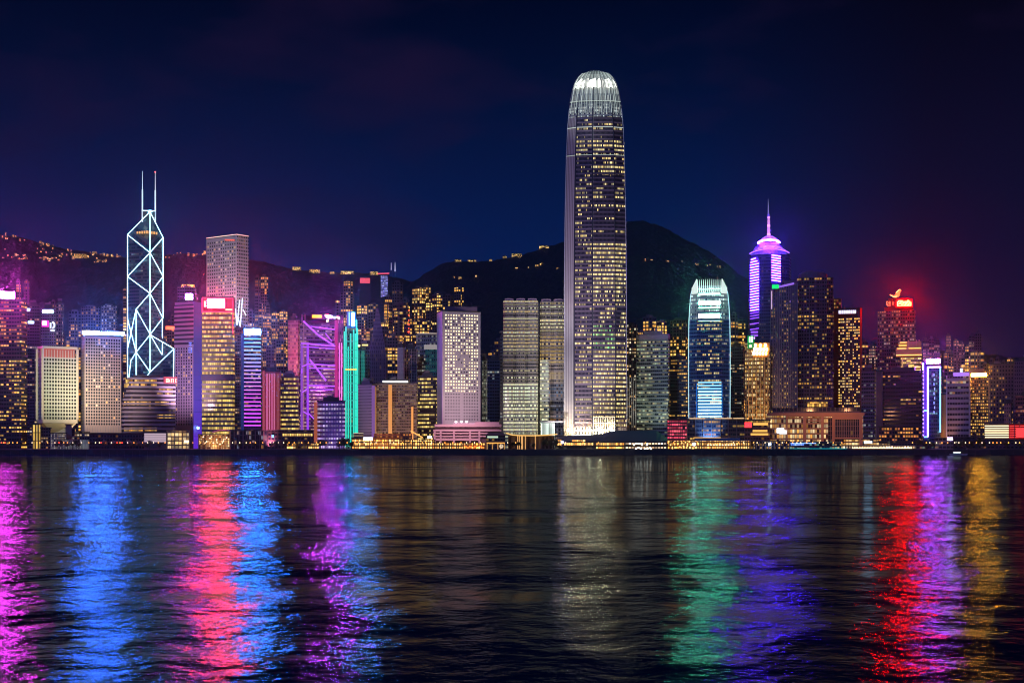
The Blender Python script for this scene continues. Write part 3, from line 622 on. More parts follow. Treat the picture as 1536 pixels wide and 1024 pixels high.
f = Fr('pointed_tower', 'dim violet tower tapering in concave curves to a point, right of the teal outlined tower', 'tower', 566, 1800); z = f.z
SC = [(551, 580, 600), (552, 579, 530), (555, 577, 515), (558.5, 574, 500), (561, 571.5, 485), (563, 569.5, 470), (564.6, 567.2, 461)]
MB().loft([([(f.u(a), 12-abs(f.u(a))*.8), (f.u(b), 12-abs(f.u(b))*.8), (f.u(b), 12+abs(f.u(b))*.8), (f.u(a), 12+abs(f.u(a))*.8)], z(y) if y < 600 else 0) for a, b, y in SC]).build('wall', facade((.16, .10, .17), (.09, .06, .11), 2.6, 5, .5, .7, .07, AMB, GOLD, .6, .1, 3), f.o)
fins(f, (f.u(552), 1.), (f.u(579), 1.), 6, .5, .5, 40, z(532), paint((.2, .13, .22)))
MB().tube((f.u(566), 12, z(461)), (f.u(566), 12, z(452)), .4, r2=.1).build('spire', DARKM, f.o)

# white punched tower
f = office('tall white tower punched with small square windows, upper rows lit cream, foot glaring white', 655, 664, 721, 74, 467, 1600, paint((.50, .44, .48), .6), plant=False)
P = f.P; r_ = random.Random(21)
def jst(c, r):
    if c in (6,) and r > 24: return None
    if r > 24: return 0
    q_ = r_.random()
    if 12 <= r <= 16 and 4 <= c <= 9 and q_ < .6: return None
    return 1 if q_ < .62 else (2 if q_ < .8 else 0)
wins(f, lerp2(P[1], P[2], .05), lerp2(P[1], P[2], .95), 13, 34, f.z(631), f.z(470), 1.35, 1.5, jst, [paint((.03, .03, .045), .3), em((1, .85, .45), 2.2), em((1, .8, .45), 1.1)])
MB().box(f.u(667), f.u(716), 8, 26, f.H+1.3, f.z(459)).build('plant_room', paint((.16, .11, .17)), f.o)
MB().box(f.u(672), f.u(700), 10, 20, f.z(459), f.z(457.5)).build('plant_deck', DK, f.o)
MB().tube((f.u(707), 10, f.z(459)), (f.u(707), 10, f.z(452)), .3).build('antenna', DARKM, f.o)
MB().box(P[1][0]-.6, P[1][0]+.6, P[1][1]-1, P[1][1]+.4, 0, f.H).build('corner_rib', paint((.5, .36, .5)), f.o)
flood(f, f.u(694), -26, 26, f.u(694), 0, f.z(600), 46000, (1, .93, .97), 100); flood(f, f.u(690), -100, 60, f.u(692), 0, f.z(550), 260000, (1, .76, .72), 84)
flood(f, f.u(652), -20, 20, f.u(660), 6, f.z(600), 26000, (1, .45, .5), 90)

for x_ in (684, 692, 700): MB().tube((f.u(x_), -5, f.z(633.5)), (f.u(x_), -5, f.z(631.5)), 1.2).build('streak_lamp', em((1, .8, .8), 9), f.o)  # lamp bodies added at the glaring foot for a white streak on the water
# pink car-park like podium in front of it
f = Fr('podium_block', 'long pink-lit concrete block with stacked horizontal slots, at the foot of the white punched tower', 'building', 700, 1560); z = f.z; pk = paint((.55, .36, .40), .6)
MB().box(f.u(652), f.u(750), 2, 30, 0, z(637)).build('wall', paint((.10, .05, .07), .6), f.o)
for y0, y1, x1, x0 in ((636, 640, 752, 652), (644, 646.5, 752, 650), (648.5, 650.5, 732, 650), (653, 655, 730, 650), (657, 660.5, 720, 651)): MB().box(f.u(x0), f.u(x1), -1, 30.5, z(y1), z(y0)).build('floor_band', pk, f.o)
for x_ in (652, 661, 681, 705, 719): MB().box(f.u(x_)-1, f.u(x_)+1, -.7, 2.4, 0, z(645)).build('column', pk, f.o)
MB().box(f.u(712), f.u(749), 4, 26, z(637), z(632.5)).build('upper_block', pk, f.o); MB().box(f.u(680), f.u(712), 6, 20, z(637), z(634)).build('upper_wall', paint((.6, .5, .55)), f.o)
flood(f, f.u(690), -46, 45, f.u(690), 0, z(650), 150000, (1, .55, .62), 110)
f = office('narrow pale green-lit building edge right of the white punched tower', 723, 729, 731, 20, 540, 1660, facade((.3, .34, .3), (.05, .06, .06), 2, 3.4, .7, .5, .6, (.8, 1, .7), WHT, .5, .2, 3))
f = office('shadowy blue office tower filling the gap left of the banded twin towers', 731, 754, 755, 10, 540, 1750, f_blue)
f = res(737, 748, 517, 1850, 'dark slim tower with a few lights above the shadowy blue office tower', f_blue)

# banded twin towers with lobed plans
def lobed(label, x0, x1, top, ms, Y=1640, nl=3):
    f = Fr('banded_tower', label, 'tower', (x0+x1)/2, Y); z = f.z; w = (x1-x0)/nl; P = []
    for i in range(nl):
        for t in (0, .15, .5, .85, 1): P.append((f.u(x0+(i+t)*w)+(.3 if t == 0 and i else -.3 if t == 1 and i < nl-1 else 0), 1.6-1.6*math.sin(PI*t)**.6 if 0 < t < 1 else 3.0))
    P += [(f.u(x1), 28), (f.u(x0), 28)]; f.P = P
    MB().loft([(P, 0), (P, z(575)), (P, z(500)), (P, z(top+3))], seg_mi=lambda k, i: k, top=3).build('wall', list(ms)+[DK], f.o)
    floor_bands(f, P, 6, z(top+4), 4.0, .8, paint((.20, .18, .18), .6), out=.5)
    for i in range(nl):
        a, b = f.u(x0+i*w)+1.5, f.u(x0+(i+1)*w)-1.5; c_ = (a+b)/2; r = (b-a)/2; mb = MB()
        pts = [(c_+r*math.cos(PI*j/8), (z(top)-z(top+3))*(1.+.35*math.sin(PI*j/8))) for j in range(9)]
        for j in range(8):
            p, q_ = pts[j], pts[j+1]; mb.face([(q_[0], 2, z(top+3)), (p[0], 2, z(top+3)), (p[0], 2, z(top+3)+p[1]), (q_[0], 2, z(top+3)+q_[1])]); mb.face([(q_[0], 2, z(top+3)+q_[1]), (p[0], 2, z(top+3)+p[1]), (p[0], 26, z(top+3)+p[1]), (q_[0], 26, z(top+3)+q_[1])])
        mb.build('lobed_roof', paint((.24, .16, .2), .6), f.o)
    return f
f = lobed('wide banded tower with three lobed roofs, left one of the twins beside the tallest skyscraper', 755, 807, 448, (f_exchl, f_exch, f_exch))
flood(f, f.u(780), -60, 4, f.u(780), 0, f.z(590), 60000, (.8, .9, .85), 80)
f = lobed('narrower banded tower with lobed roofs, right one of the twins, tucked behind the tallest skyscraper', 810, 847, 449, (facade((.1, .09, .1), (.02, .02, .04), 2.4, 4.0, .8, .5, .5, AMB, (.3, .6, 1), .7, .3, 4, 3.), f_band, f_exch), 1665, 2)
MB().box(f.u(810), f.u(823), -8, 0, 0, f.z(540)).build('lower_bay', f_exchl, f.o)
MB().box(f.u(807), f.u(810), 6, 20, 0, f.z(455)).build('core_wall', paint((.03, .035, .06)), f.o)
f = Fr('glass_lobby', 'bright white glazed lobby between the banded twin towers and the tallest skyscraper', 'building', 820, 1600)
MB().box(f.u(811), f.u(832), 0, 14, 0, f.z(633)).build('wall', em((.75, 1, .85), .25), f.o)
for i in range(7): MB().box(f.u(812+i*3.1), f.u(812+i*3.1)+(2 if i % 3 else 1), -.5, 0, 2, f.z(634.5)).build('lit_window', em((.85, 1, .9), (1.6, .5, .9)[i % 3]), f.o)
MB().box(f.u(809), f.u(845), -1, 15, f.z(633), f.z(631.5)).build('roof', CONC, f.o)
f = office('dark stepped building edge left of the banded twin towers', 750, 756, 757, 10, 505, 1700, f_blue)
# ================================================================ the tallest skyscraper
f = Fr('skyscraper', 'tallest skyscraper of the skyline, curved and tapering to a crown of white lit fins', 'skyscraper', 893, 1620); z = f.z
BP = [(-48, 17), (-47, 9), (-32, 1.2), (-31, .6), (-4.6, -2), (-4, -1.2), (-3.4, -2), (29.6, .4), (30.2, 1), (47, 9), (48, 18), (48, 62), (30, 76), (-30, 76), (-48, 62)]
PR = [(673, 1.0), (560, 1.0), (450, .995), (380, .985), (330, .972), (270, .95), (225, .925), (190, .892), (165, .85), (150, .812), (140, .775), (130, .735), (122, .69), (114, .62), (108, .53), (103, .43)]
def sec(s): return [(x*f.k*s, (y-40)*f.k*s+40*f.k) for x, y in BP]
MV = (.09, .065, .09)
def tall(p, pt=2.4, s=.85, cA=(1, .68, .2), cB=(1, .88, .46), g=(.02, .018, .035), w=MV): return facade(w, g, 1.55, 4.9, .7, .46, p, cA, cB, s*1.4, .8, 9, pt, .4, pw=.22)
mA = tall(1.15, 2.4); mB = tall(.6, 4.5); mC = tall(.12, 4.); mD = tall(.62, 3.4); mL = facade((.40, .36, .35), (.20, .17, .18), 2.2, 4.9, .42, 1.1, .0, WHT, GOLD, .5, .2, 5, rough=.5)  # the left face's floodlit paleness is partly put into its wall colour
mML = tall(.45, 4.2, .6); mW = facade((.6, .6, .56), (.25, .27, .28), 1.6, 3.6, .55, .55, .8, (.9, 1, .92), (.8, .95, 1), .75, .2, 5, 3.2, pw=.2); mG = tall(.75, 2.2, .6, (.3, 1, .35), (.9, .9, .3)); mdk = paint((.01, .012, .03), .4)
secs = [(sec(1.0 if y > 600 else 0), 0) for y in ()]
def prof(y):
    for (a, s), (b, t) in zip(PR, PR[1:]):
        if y >= b: return s+(t-s)*(a-y)/(a-b)
    return PR[-1][1]
ys = [673, 641, 600, 555, 525, 488, 442, 432, 365, 344, 330, 300, 262, 232, 208, 190, 174, 160, 150, 141, 134, 128, 122, 116, 110, 106]
def smi(k, i):
    y = (ys[k]+ys[k+1])/2
    if i in (2, 4, 5, 7): return 0                      # dark recessed lines
    if y < 174: return 9 if y < 150 else 8
    if i in (0, 1): return 1
    if y > 641: return 10 if i in (3, 6) else 1
    if 488 < y < 525: return 7 if i == 6 else 4
    main = 3 if y > 525 or 432 > y > 365 else (5 if 330 > y > 262 or 174 < y < 190 else (4 if y > 432 or 208 < y < 262 else 6))
    if i == 6: return main
    if i == 3: return 11
    return main if i == 8 else 6
mH = facade((.22, .22, .24), (.04, .05, .07), 2.1, 3.4, .6, .55, .6, (.8, 1, 1), (1, 1, .9), .8, .3, 5, 3.4, pw=.2)
mI = facade((.35, .35, .34), (.2, .2, .2), 1.4, 9., .5, .8, .7, (.9, 1, .95), (1, 1, .9), .65, .2, 5, 1.4, pw=.3)
mJ = facade((.6, .58, .55), (.03, .03, .04), 3.5, 5.2, .72, .72, .2, WHT, GOLD, .8, .2, 5)
MB().loft([(sec(prof(y)), z(y) if y < 673 else -1) for y in ys], seg_mi=smi).build('wall', [mdk, mL, mdk, mA, mB, mC if 0 else tall(.3, 4.), mC, mG, mH, mI, mJ, mML], f.o)
bandm = paint((.17, .12, .17), .5)
for i in range(84):                                   # storey bands that follow the tapering plan
    zq = (6+i)*4.9-.45; y = HY-(zq+f.base-CH)*F/f.Y
    if y < 182: break
    s = prof(y); Q = sec(s); q_ = [Q[3], Q[4], Q[4], Q[6], Q[7], (Q[7][0]+.5, Q[7][1]+.6), Q[9], (Q[9][0], Q[9][1]+3), (Q[3][0], Q[3][1]+3)]
    Q2 = [(a, b-.45) for a, b in (Q[3], Q[4], Q[6], Q[7], Q[9])]+[(Q[9][0], Q[9][1]+2), (Q[3][0], Q[3][1]+2)]
    MB().prism(Q2, z(y), z(y)+(.9 if i % 9 else 1.9), bottom=True).build('floor_band', bandm, f.o)
def rib(i, m, r, y0=660, y1=160, nm='corner_rib', dy=-.3):
    mb = MB(); L_ = [y for y in ys if y1 <= y <= y0]
    for a, b in zip(L_, L_[1:]):
        A = sec(prof(a))[i]; B = sec(prof(b))[i]; mb.tube((A[0], A[1]+dy, z(a)), (B[0], B[1]+dy, z(b)), r, 4)
    mb.build(nm, m, f.o)
for i in (1, 9): rib(i, paint((.5, .47, .5), .5), .5)
for i in (2, 4, 8): rib(i, paint((.02, .018, .035), .5), .75, nm='recess_line', dy=-.5)
rib(6, paint((.25, .22, .26), .4), .3)
for i in range(30):                                   # crown fins
    t = -1+2*i/29; wh = 1
    def cp(y, s_=1.): s = prof(y)*s_; return (t*44*f.k*s, ((9*abs(t)**2.2-2)-40)*f.k*s+40*f.k-.8, z(y))
    mb = MB(); L_ = [168, 150, 138, 128, 119, 111, 104]
    top = 99.5+4.2*abs(t)**2+(i % 2)*1.2
    for a, b in zip(L_, L_[1:]): mb.tube(cp(a), cp(b), .28, 4)
    a_ = cp(104); mb.tube(a_, (a_[0]*.86, a_[1]+2, z(top)), .28, 4, r2=.12)
    mb.build('crown_fin', em((.82, 1, .95), (.75, .2, .4)[i % 3]), f.o)
for y, s_ in ((150, .5), (190, .7), (232, .4)):
    Q = sec(prof(y)); mb = MB()
    for j in (1, 3, 6, 8): mb.tube((Q[j][0], Q[j][1]-.6, z(y)), (Q[j+1][0], Q[j+1][1]-.6, z(y)), .5 if y < 160 else .35, 4)
    mb.build('light_ring', em((.85, 1, .92), s_), f.o)
CPM = facade((.12, .13, .13), (.1, .1, .1), 1.7, 60., .5, 1.1, 1.5, (1, 1, .9), (.8, .9, .8), 4.5, 0, 3, .5); Q = sec(prof(122)); Q1 = sec(prof(134)); Q0 = sec(prof(114))
for j, (t0, t1) in enumerate(((.02, .28), (.3, .62), (.65, .97))):       # the bright glass panels of the crown
    a, b = (Q[1][0], Q[1][1]), (Q[9][0], Q[9][1]); a1, b1 = Q1[1], Q1[9]; a0, b0 = Q0[1], Q0[9]
    def pp(A, B, t, zz_): return (A[0]+(B[0]-A[0])*t, A[1]+(B[1]-A[1])*t-7*(1-(2*t-1)**4)-1.4, zz_)
    mb = MB()
    for q_ in range(8):
        ta, tb = t0+(t1-t0)*q_/8, t0+(t1-t0)*(q_+1)/8; ua, ub = 60*ta, 60*tb
        mb.face([pp(a1, b1, ta, z(131-(q_*5 % 3))), pp(a1, b1, tb, z(131-(q_*5 % 3))), pp(a, b, tb, z(121)), pp(a, b, ta, z(121))], [(ua, 5), (ub, 5), (ub, 15), (ua, 15)])
        mb.face([pp(a, b, ta, z(121)), pp(a, b, tb, z(121)), pp(a0, b0, tb, z(115+(q_*3 % 4))), pp(a0, b0, ta, z(115+(q_*3 % 4)))], [(ua, 15), (ub, 15), (ub, 25), (ua, 25)])
    mb.build('crown_panel', CPM, f.o)
for c in range(10): MB().box(f.u(890+c*3.5), f.u(890+c*3.5)+.7, -2.9, -1.7, 6, z(625.5)).build('entrance_column', paint((.75, .75, .7), .5), f.o)
for y in (626, 635, 645): MB().box(f.u(890), f.u(922.5), -2.6, -1.7, z(y), z(y)+.9).build('entrance_beam', paint((.75, .75, .7), .5), f.o)
flood(f, f.u(835), -70, 14, f.u(853), 6, z(570), 5e5, (1, .93, .93), 70); flood(f, f.u(820), -110, 60, f.u(853), 6, z(330), 9e5, (.9, .82, .95), 70)
for x_ in (852, 868, 884, 902, 918): MB().tube((f.u(x_), -7, z(646)), (f.u(x_), -7, z(644)), .9).build('streak_lamp', em((1, .8, .45), 60, True), f.o)  # row of gold lamps added to draw a gold streak on the water
flood(f, f.u(885), -34, 4, f.u(890), 0, z(640), 42000, (.9, 1, 1), 110); flood(f, f.u(895), -150, 60, f.u(895), 0, z(430), 4.5e5, (.7, .6, 1), 90)
flood(f, f.u(880), -60, z(250), f.u(893), 6, z(140), 1.2e5, (.9, 1, 1), 70)

# ================================================================ right of it
f = res(940, 956, 483, 1780, 'dusky rose residential tower with a rounded top touching the right side of the tallest skyscraper', f_res3, 1)
for x_ in (943, 949, 955): MB().box(f.u(x_)-.5, f.u(x_)+.5, -.6, 0, 0, f.z(486)).build('pier', paint((.3, .22, .26)), f.o)
f = office('green-white banded office tower with a plain pinkish top band, left of the spiky-crowned glass tower', 955, 1002, 1004, 12, 502, 1690, f_green, roofm=paint((.26, .2, .24)))
floor_bands(f, f.P, 6, f.H-6, 4.3, 1.2, paint((.3, .3, .28), .6)); MB().prism(offset_poly(f.P, .7), f.H-5, f.H, bottom=True).build('top_band', paint((.34, .26, .3)), f.o)
fins(f, (f.u(941), -4), (f.u(953), -2), 5, .8, .8, 0, f.z(565), paint((.5, .42, .42)))
flood(f, f.u(978), -50, 4, f.u(978), 0, f.z(570), 130000, (.75, .95, .85), 80)
res(964, 985, 471, 1900, 'amber-dotted residential tower rising behind the green-white banded tower'); res(985, 1000, 478, 1940, 'smaller amber-dotted residential tower behind the right end of the green-white banded tower'); res(941, 952, 500, 1900, 'low reddish residential tower peeping between the tallest skyscraper and the green-white banded tower', f_res3)
f = office('dark blue office tower with gold window rows below, left neighbour of the spiky-crowned glass tower', 1003, 1031, 1033, 10, 540, 1720, facade((.03, .04, .07), GL, 2.6, 4.2, .85, .42, .42, AMB, GOLD, .9, .6, 6, 3.))
res(1005, 1030, 476, 1860, 'broad dark residential tower rising above the gold-rowed blue office tower')

f = Fr('glass_tower', 'blue-lit glass tower with sloping shoulders, a crown of white spikes and white-striped lower front', 'tower', 1064, 1620); z = f.z
BP2 = [(-31.5, 8), (-19, 1), (-18.6, -1), (18.6, -1), (19, 1), (31.5, 8), (31.5, 48), (-31.5, 48)]
PR2 = [(673, .985), (626, .985), (560, 1.), (490, .995), (455, .93), (440, .885), (430, .80), (424, .72)]
def prof2(y):
    for (a, s), (b, t) in zip(PR2, PR2[1:]):
        if y >= b: return s+(t-s)*(a-y)/(a-b)
    return .72
def sec2(s): return [(x*f.k*(s if abs(x) > 20 else min(1, s+.06)), (y-28)*f.k*(.5+.5*s)+28*f.k) for x, y in BP2]
gB = facade((.02, .08, .24), (.01, .03, .10), 2.1, 4.2, .8, .5, .42, GOLD, (1, .85, .4), .8, .75, 7, 4.5, pw=.2)
gS = facade((.02, .09, .28), (.012, .04, .12), 2.1, 4.2, .8, .5, .22, GOLD, (.6, .85, 1), .55, .5, 4, 4.)
gU = facade((.2, .26, .3), (.04, .07, .1), 1.9, 4.2, .6, .5, 1.0, (.75, .95, .95), (.9, 1, .9), .9, .5, 6, 3.8, pw=.25)
ys2 = [673, 626, 575, 520, 480, 465, 455, 447, 440, 434, 428]
MB().loft([(sec2(prof2(y)), z(y) if y < 673 else -1) for y in ys2], seg_mi=lambda k, i: (2 if (ys2[k]+ys2[k+1])/2 < 480 else (0 if i == 2 else 1))).build('wall', [gB, gS, gU], f.o)

for i in range(12): MB().box(f.u(1047), f.u(1082), -2.2, -1.2, z(625-i*4.6), z(623.1-i*4.6)).build('light_strip', em((.3, .75, 1), 3.0 if i < 9 else 1.2, True), f.o)
for y0, y1, s_ in ((452, 457, 1.3), (470.5, 477, 1.2), (461, 462.5, .7), (440, 442, .7), (433, 434.5, .5), (481, 482, .5)): MB().fbox(f.u(1048), f.u(1080), -2, -1.2, z(y1), z(y0)).build('light_panel', [em((.3, 1, .7), s_*6, True) if s_ < 1.25 else em((.1, 1, .5), 22, True), DARKM], f.o)
for i in range(13):
    x_ = 1046.5+i*2.9; e_ = MB().tube((f.u(x_), -1.4, z(438)), (f.u(x_+(.0)), -.6, z(418.5+(abs(i-6)*.15))), .42, 4, r2=.1); e_.build('crown_spike', em((.7, 1, .9), 2.2, True), f.o)
for sx in (-1, 1):
    mb = MB(); pts = [(1064+sx*18, 417.5), (1064+sx*20.5, 418.5), (1064+sx*26, 434), (1064+sx*27, 440), (1064+sx*19, 440)]
    mb.face([(f.u(a), 2, z(b)) for a, b in (pts if sx < 0 else pts)]); mb.prism([(0, 0), (.01, 0), (.01, .01)], 0, .01); o_ = mb
    MB().prism([(f.u(1064+sx*22)-3.5, 1), (f.u(1064+sx*22)+3.5, 1), (f.u(1064+sx*22)+3.5, 14), (f.u(1064+sx*22)-3.5, 14)], z(440), z(431), bottom=True).build('shoulder', em((.85, 1, .95), .8, True), f.o)
    MB().loft([([(f.u(1064+sx*22)-3, 1), (f.u(1064+sx*22)+3, 1), (f.u(1064+sx*22)+3, 13), (f.u(1064+sx*22)-3, 13)], z(431)), ([(f.u(1064+sx*19)-.4, 3), (f.u(1064+sx*19)+.6, 3), (f.u(1064+sx*19)+.6, 9), (f.u(1064+sx*19)-.4, 9)], z(418))]).build('shoulder_spike', em((.85, 1, .95), .8, True), f.o)
    for j, (r_, c_, s_) in enumerate(((.5, (.55, .9, 1), 1.1), (.4, (.0, .22, 1), 1.0))):
        mb = MB(); idx = (0 if sx < 0 else 5) if j == 0 else (1 if sx < 0 else 4)
        L_ = [y for y in ys2 if (y > 430 if j == 0 else y > 560)]
        for a, b in zip(L_, L_[1:]):
            A = sec2(prof2(a))[idx]; B = sec2(prof2(b))[idx]; mb.tube((A[0], A[1]-.8, max(0, z(a))), (B[0], B[1]-.8, z(b)), r_, 4)
        mb.build('edge_light', em(c_, s_), f.o)
for i in range(34):
    zq = (13+i)*4.2-.1; y = HY-(zq+f.base-CH)*F/f.Y
    if y > 470: s = sec2(prof2(y)); MB().prism([(a, b-.35) for a, b in (s[0], s[1], s[2], s[3], s[4], s[5])]+[(s[5][0], s[5][1]+2), (s[0][0], s[0][1]+2)], z(y)-.35, z(y)+.25, bottom=True).build('floor_band', paint((.08, .2, .42), .5), f.o)
MB().tube((f.u(1076), 10, z(432)), (f.u(1076), 10, z(413)), .35).build('crane_mast', paint((.3, .15, .1)), f.o)
flood(f, f.u(1064), -60, 4, f.u(1064), 0, z(560), 170000, (.1, .35, 1), 90)

f = office('dark blue glass tower with sparse gold windows, right neighbour of the spiky-crowned glass tower', 1095, 1115, 1116, 10, 520, 1720, f_blue2)
res(1096, 1106, 466, 1960, 'slim dark residential tower with a stepped amber top, right behind the spiky-crowned glass tower', f_res2); res(1107, 1118, 474, 1990, 'amber-dotted residential tower just left of the purple domed tower')
f = office('squat gold-lit tower topped by three rows of glaring white lamps, beside a green sign', 1117, 1153, 1155, 12, 514, 1640, facade((.3, .18, .06), (.06, .04, .03), 2.4, 4.6, .7, .55, .75, (1, .5, .08), (1, .8, .4), 1.0, .45, 5, 2.4), plant=False)
for r in range(3):
    for c in range(5 if r else 3):
        x_, y_ = (1133+c*4.6-r*1.3 if r else 1133+c*7.5), 518+r*6
        MB().box(f.u(x_)-1, f.u(x_)+1, -2, -1, f.z(y_)-1.6, f.z(y_)+1.6).build('roof_lamp', em((1, .55, .2), 10, True), f.o)
MB().box(f.u(1130), f.u(1154), -1, 0, f.z(536), f.z(514.5)).build('lamp_wall', paint((.6, .3, .08), .6), f.o)
for x_ in (1123, 1129, 1135, 1141, 1147, 1152): MB().box(f.u(x_)-.5, f.u(x_)+.5, -.9, 0, 0, f.z(536)).build('lit_pier', paint((.7, .4, .14)), f.o)
flood(f, f.u(1136), -50, 4, f.u(1136), 0, f.z(590), 130000, (1, .6, .2), 80)
sign(f, 1123.5, 1125.5, 505, 513.5, em((.4, 1, .45), 5)); sign(f, 1127, 1129, 504.5, 513, em((.5, 1, .6), 4)); sign(f, 1124.5, 1127, 517, 521, em((.9, 1, .5), 4)); sign(f, 1121, 1131.5, 503, 523, em((.0, .35, .06), .7), out=.3, label='green glowing sign board'); sign(f, 1130.5, 1132.5, 505.5, 508.5, em((.7, .3, 1), 2))

f = Fr('domed_tower', 'blue-black tower with ladders of purple light lines, glowing crown rings and a needle spire', 'tower', 1153, 1850); z = f.z
BPd = [(1124, 8), (1139, 0), (1157, -2), (1171, 2), (1184, 12), (1187, 34), (1170, 46), (1136, 46), (1122, 34)]
P = [(f.u(a), b) for a, b in BPd]; db = facade((.025, .03, .11), (.012, .016, .06), 2.8, 4.3, .7, .4, .10, AMB, (.6, .5, 1), .55, .3, 4, 3.4)
MB().prism(P, 0, z(381)).build('wall', [db], f.o)
lp = em((.17, .035, 1), 15, True); lp2 = em((.24, .05, 1), 2.4, True)
a, b = Vector(P[0]), Vector(P[1])
for i in range(27):
    y = 388+i*4.05; m = lp if i < 20 else lp2; sh = 3 if i == 0 else (1.5 if i == 1 else 0)
    if i < 22 or i % 2 == 0: MB().tube((f.u(1125+sh*.5), a.y-1.5, z(y)), (f.u(1138-sh*1.5), b.y-1, z(y-1.2)), .62, 4).build('light_strip', m, f.o)
for i in range(11): MB().tube((f.u(1157.5), -3, z(383+i*3.75)), (f.u(1171), 1, z(384.6+i*3.75)), .68, 4).build('light_strip', lp, f.o)
for i, (yy, hh) in enumerate(((501, 5), (496, 4))): MB().box(f.u(1126), f.u(1137), 1, 3, z(yy+3), z(yy)).build('light_glyph', em((.35, .1, 1), .9), f.o)
def ring(xa, xb, y, r, sag, m, nm='crown_ring'):
    mb = MB(); N_ = 14
    for i in range(N_):
        t, u_ = -1+2*i/N_, -1+2*(i+1)/N_
        mb.tube((f.u((xa+xb)/2+t*(xb-xa)/2), 16-18*math.sqrt(max(0, 1-t*t)), z(y+sag*abs(t)**1.6)), (f.u((xa+xb)/2+u_*(xb-xa)/2), 16-18*math.sqrt(max(0, 1-u_*u_)), z(y+sag*abs(u_)**1.6)), r, 4)
    mb.build(nm, m, f.o)
for xa, xb, y, r, sag, s_ in ((1124, 1184, 373.5, .6, 4, 2.2), (1131, 1178, 371, .5, 2.5, 1.4), (1135, 1174, 369, .5, 2, 1.6), (1139, 1170, 367.5, .45, 1.5, 1.2), (1137, 1169.5, 360, .8, 1.5, 2.6), (1139, 1168, 357.8, .6, 1.4, 2.), (1142, 1165, 355.5, .5, 1.2, 1.6), (1145, 1162, 354, .45, .8, 1.2)): ring(xa, xb, y, r, sag, em((.35, .11, 1), s_*1.4, True) if s_ < 2.5 else em((.09, .014, 1), 110, True))
def cone(y0, y1, r0, r1, nm, m):
    def c_(r): return [(f.u(1153)+math.cos(2*PI*i/16)*r*f.k, 18+math.sin(2*PI*i/16)*r*f.k*.7) for i in range(16)]
    MB().loft([(c_(r0), z(y0)), (c_(r1), z(y1))]).build(nm, m, f.o)
cm_ = facade((.10, .05, .3), (.03, .02, .12), 2., 3., .5, .5, .9, (.4, .2, 1), (.6, .3, 1), .5, .1, 3)
cone(381, 367, 29, 20, 'lower_crown', cm_); cone(367, 362, 17, 16, 'crown_drum', paint((.03, .02, .1))); cone(362, 353, 15.5, 8, 'upper_crown', paint((.05, .03, .16)))
cone(353, 322, 2.2, 1.5, 'spire_base', em((.75, .3, .85), .9)); cone(322, 318, 2.6, 1.6, 'spire_collar', paint((.4, .35, .5)))
for i in range(5): cone(350-i*6.5, 347-i*6.5, 2.6-i*.15, 2.5-i*.15, 'spire_light', em((1, .35, .75), (1.6, .7)[i % 2]))
MB().tube((f.u(1152.6), 18, z(318)), (f.u(1152.2), 18, z(295)), 1.0, 6, r2=.2).build('spire', em((.55, .5, .85), .35), f.o)
MB().box(f.u(1157), f.u(1171), -1.6, 2, z(430), z(425)).build('blue_glow_band', em((.02, .03, .6), .4), f.o)

f = Fr('ribbed_tower', 'dark slate tower with close vertical ribs, a purple-edged slanted roof and a green corner sign', 'tower', 1175, 1645); z = f.z
P = [(f.u(1156), 4), (f.u(1196), 0), (f.u(1196), 30), (f.u(1156), 30)]; rb = facade((.13, .10, .14), (.04, .04, .08), 3.0, 4.1, .45, .5, .34, AMB, GOLD, 1.3, .05, 3, 2.6)
mb = MB(); za, zb_ = z(434), z(426)
for i in range(4):
    A_, B_ = P[i], P[(i+1) % 4]; w = math.dist(A_, B_); zA = za if i in (0, 3) else zb_; zB = zb_ if i in (0, 1) else za
    mb.face([(*A_, 0), (*B_, 0), (*B_, zB), (*A_, zA)], [(0, 0), (w, 0), (w, zB), (0, zA)])
mb.face([(*P[0], za), (*P[1], zb_), (*P[2], zb_), (*P[3], za)]); mb.build('wall', rb, f.o)
for i in range(13):
    t = i/12; MB().box(-.5, .5, -1., .1, 0, za+(zb_-za)*t+.6).build('pier', paint((.20, .16, .20), .5), f.o).location = (P[0][0]+(P[1][0]-P[0][0])*t, P[0][1]+(P[1][1]-P[0][1])*t, 0)
MB().tube((f.u(1168), 1, z(430)), (f.u(1191), -1, z(425.5)), 1.5, 4).build('roof_edge_light', em((.32, .14, .8), .9), f.o)
sign(f, 1158, 1168, 427, 433, em((.0, .85, .12), 1.3), name='sign', label='glowing green sign'); MB().tube((f.u(1157.5), 2, z(463)), (f.u(1157.5), 2, z(436)), .35).build('light_tube', em((.9, .6, 1), 1.), f.o)
MB().box(f.u(1176), f.u(1197), 8, 26, z(426), z(420)).build('plant_room', paint((.2, .13, .18)), f.o)
f = Fr('dark_tower', 'tall dark tower with drum roof and scattered gold windows, right of the slate ribbed tower', 'tower', 1223, 1640); z = f.z
P = [(f.u(1195), 3), (f.u(1206), -1), (f.u(1240), -1), (f.u(1250), 5), (f.u(1250), 34), (f.u(1195), 34)]
MB().prism(P, 0, z(416)).build('wall', facade((.085, .05, .06), (.02, .015, .025), 2.9, 4.3, .7, .5, .30, AMB, GOLD, 1.1, .35, 4, 4.2), f.o)
floor_bands(f, P, z(600), z(420), 17.2, .8, paint((.12, .08, .1))); fins(f, P[1], P[2], 5, .6, .8, 0, z(419), paint((.14, .09, .11)))
dr = [(f.u(1219)+math.cos(2*PI*i/20)*22*f.k, 17+math.sin(2*PI*i/20)*13) for i in range(20)]
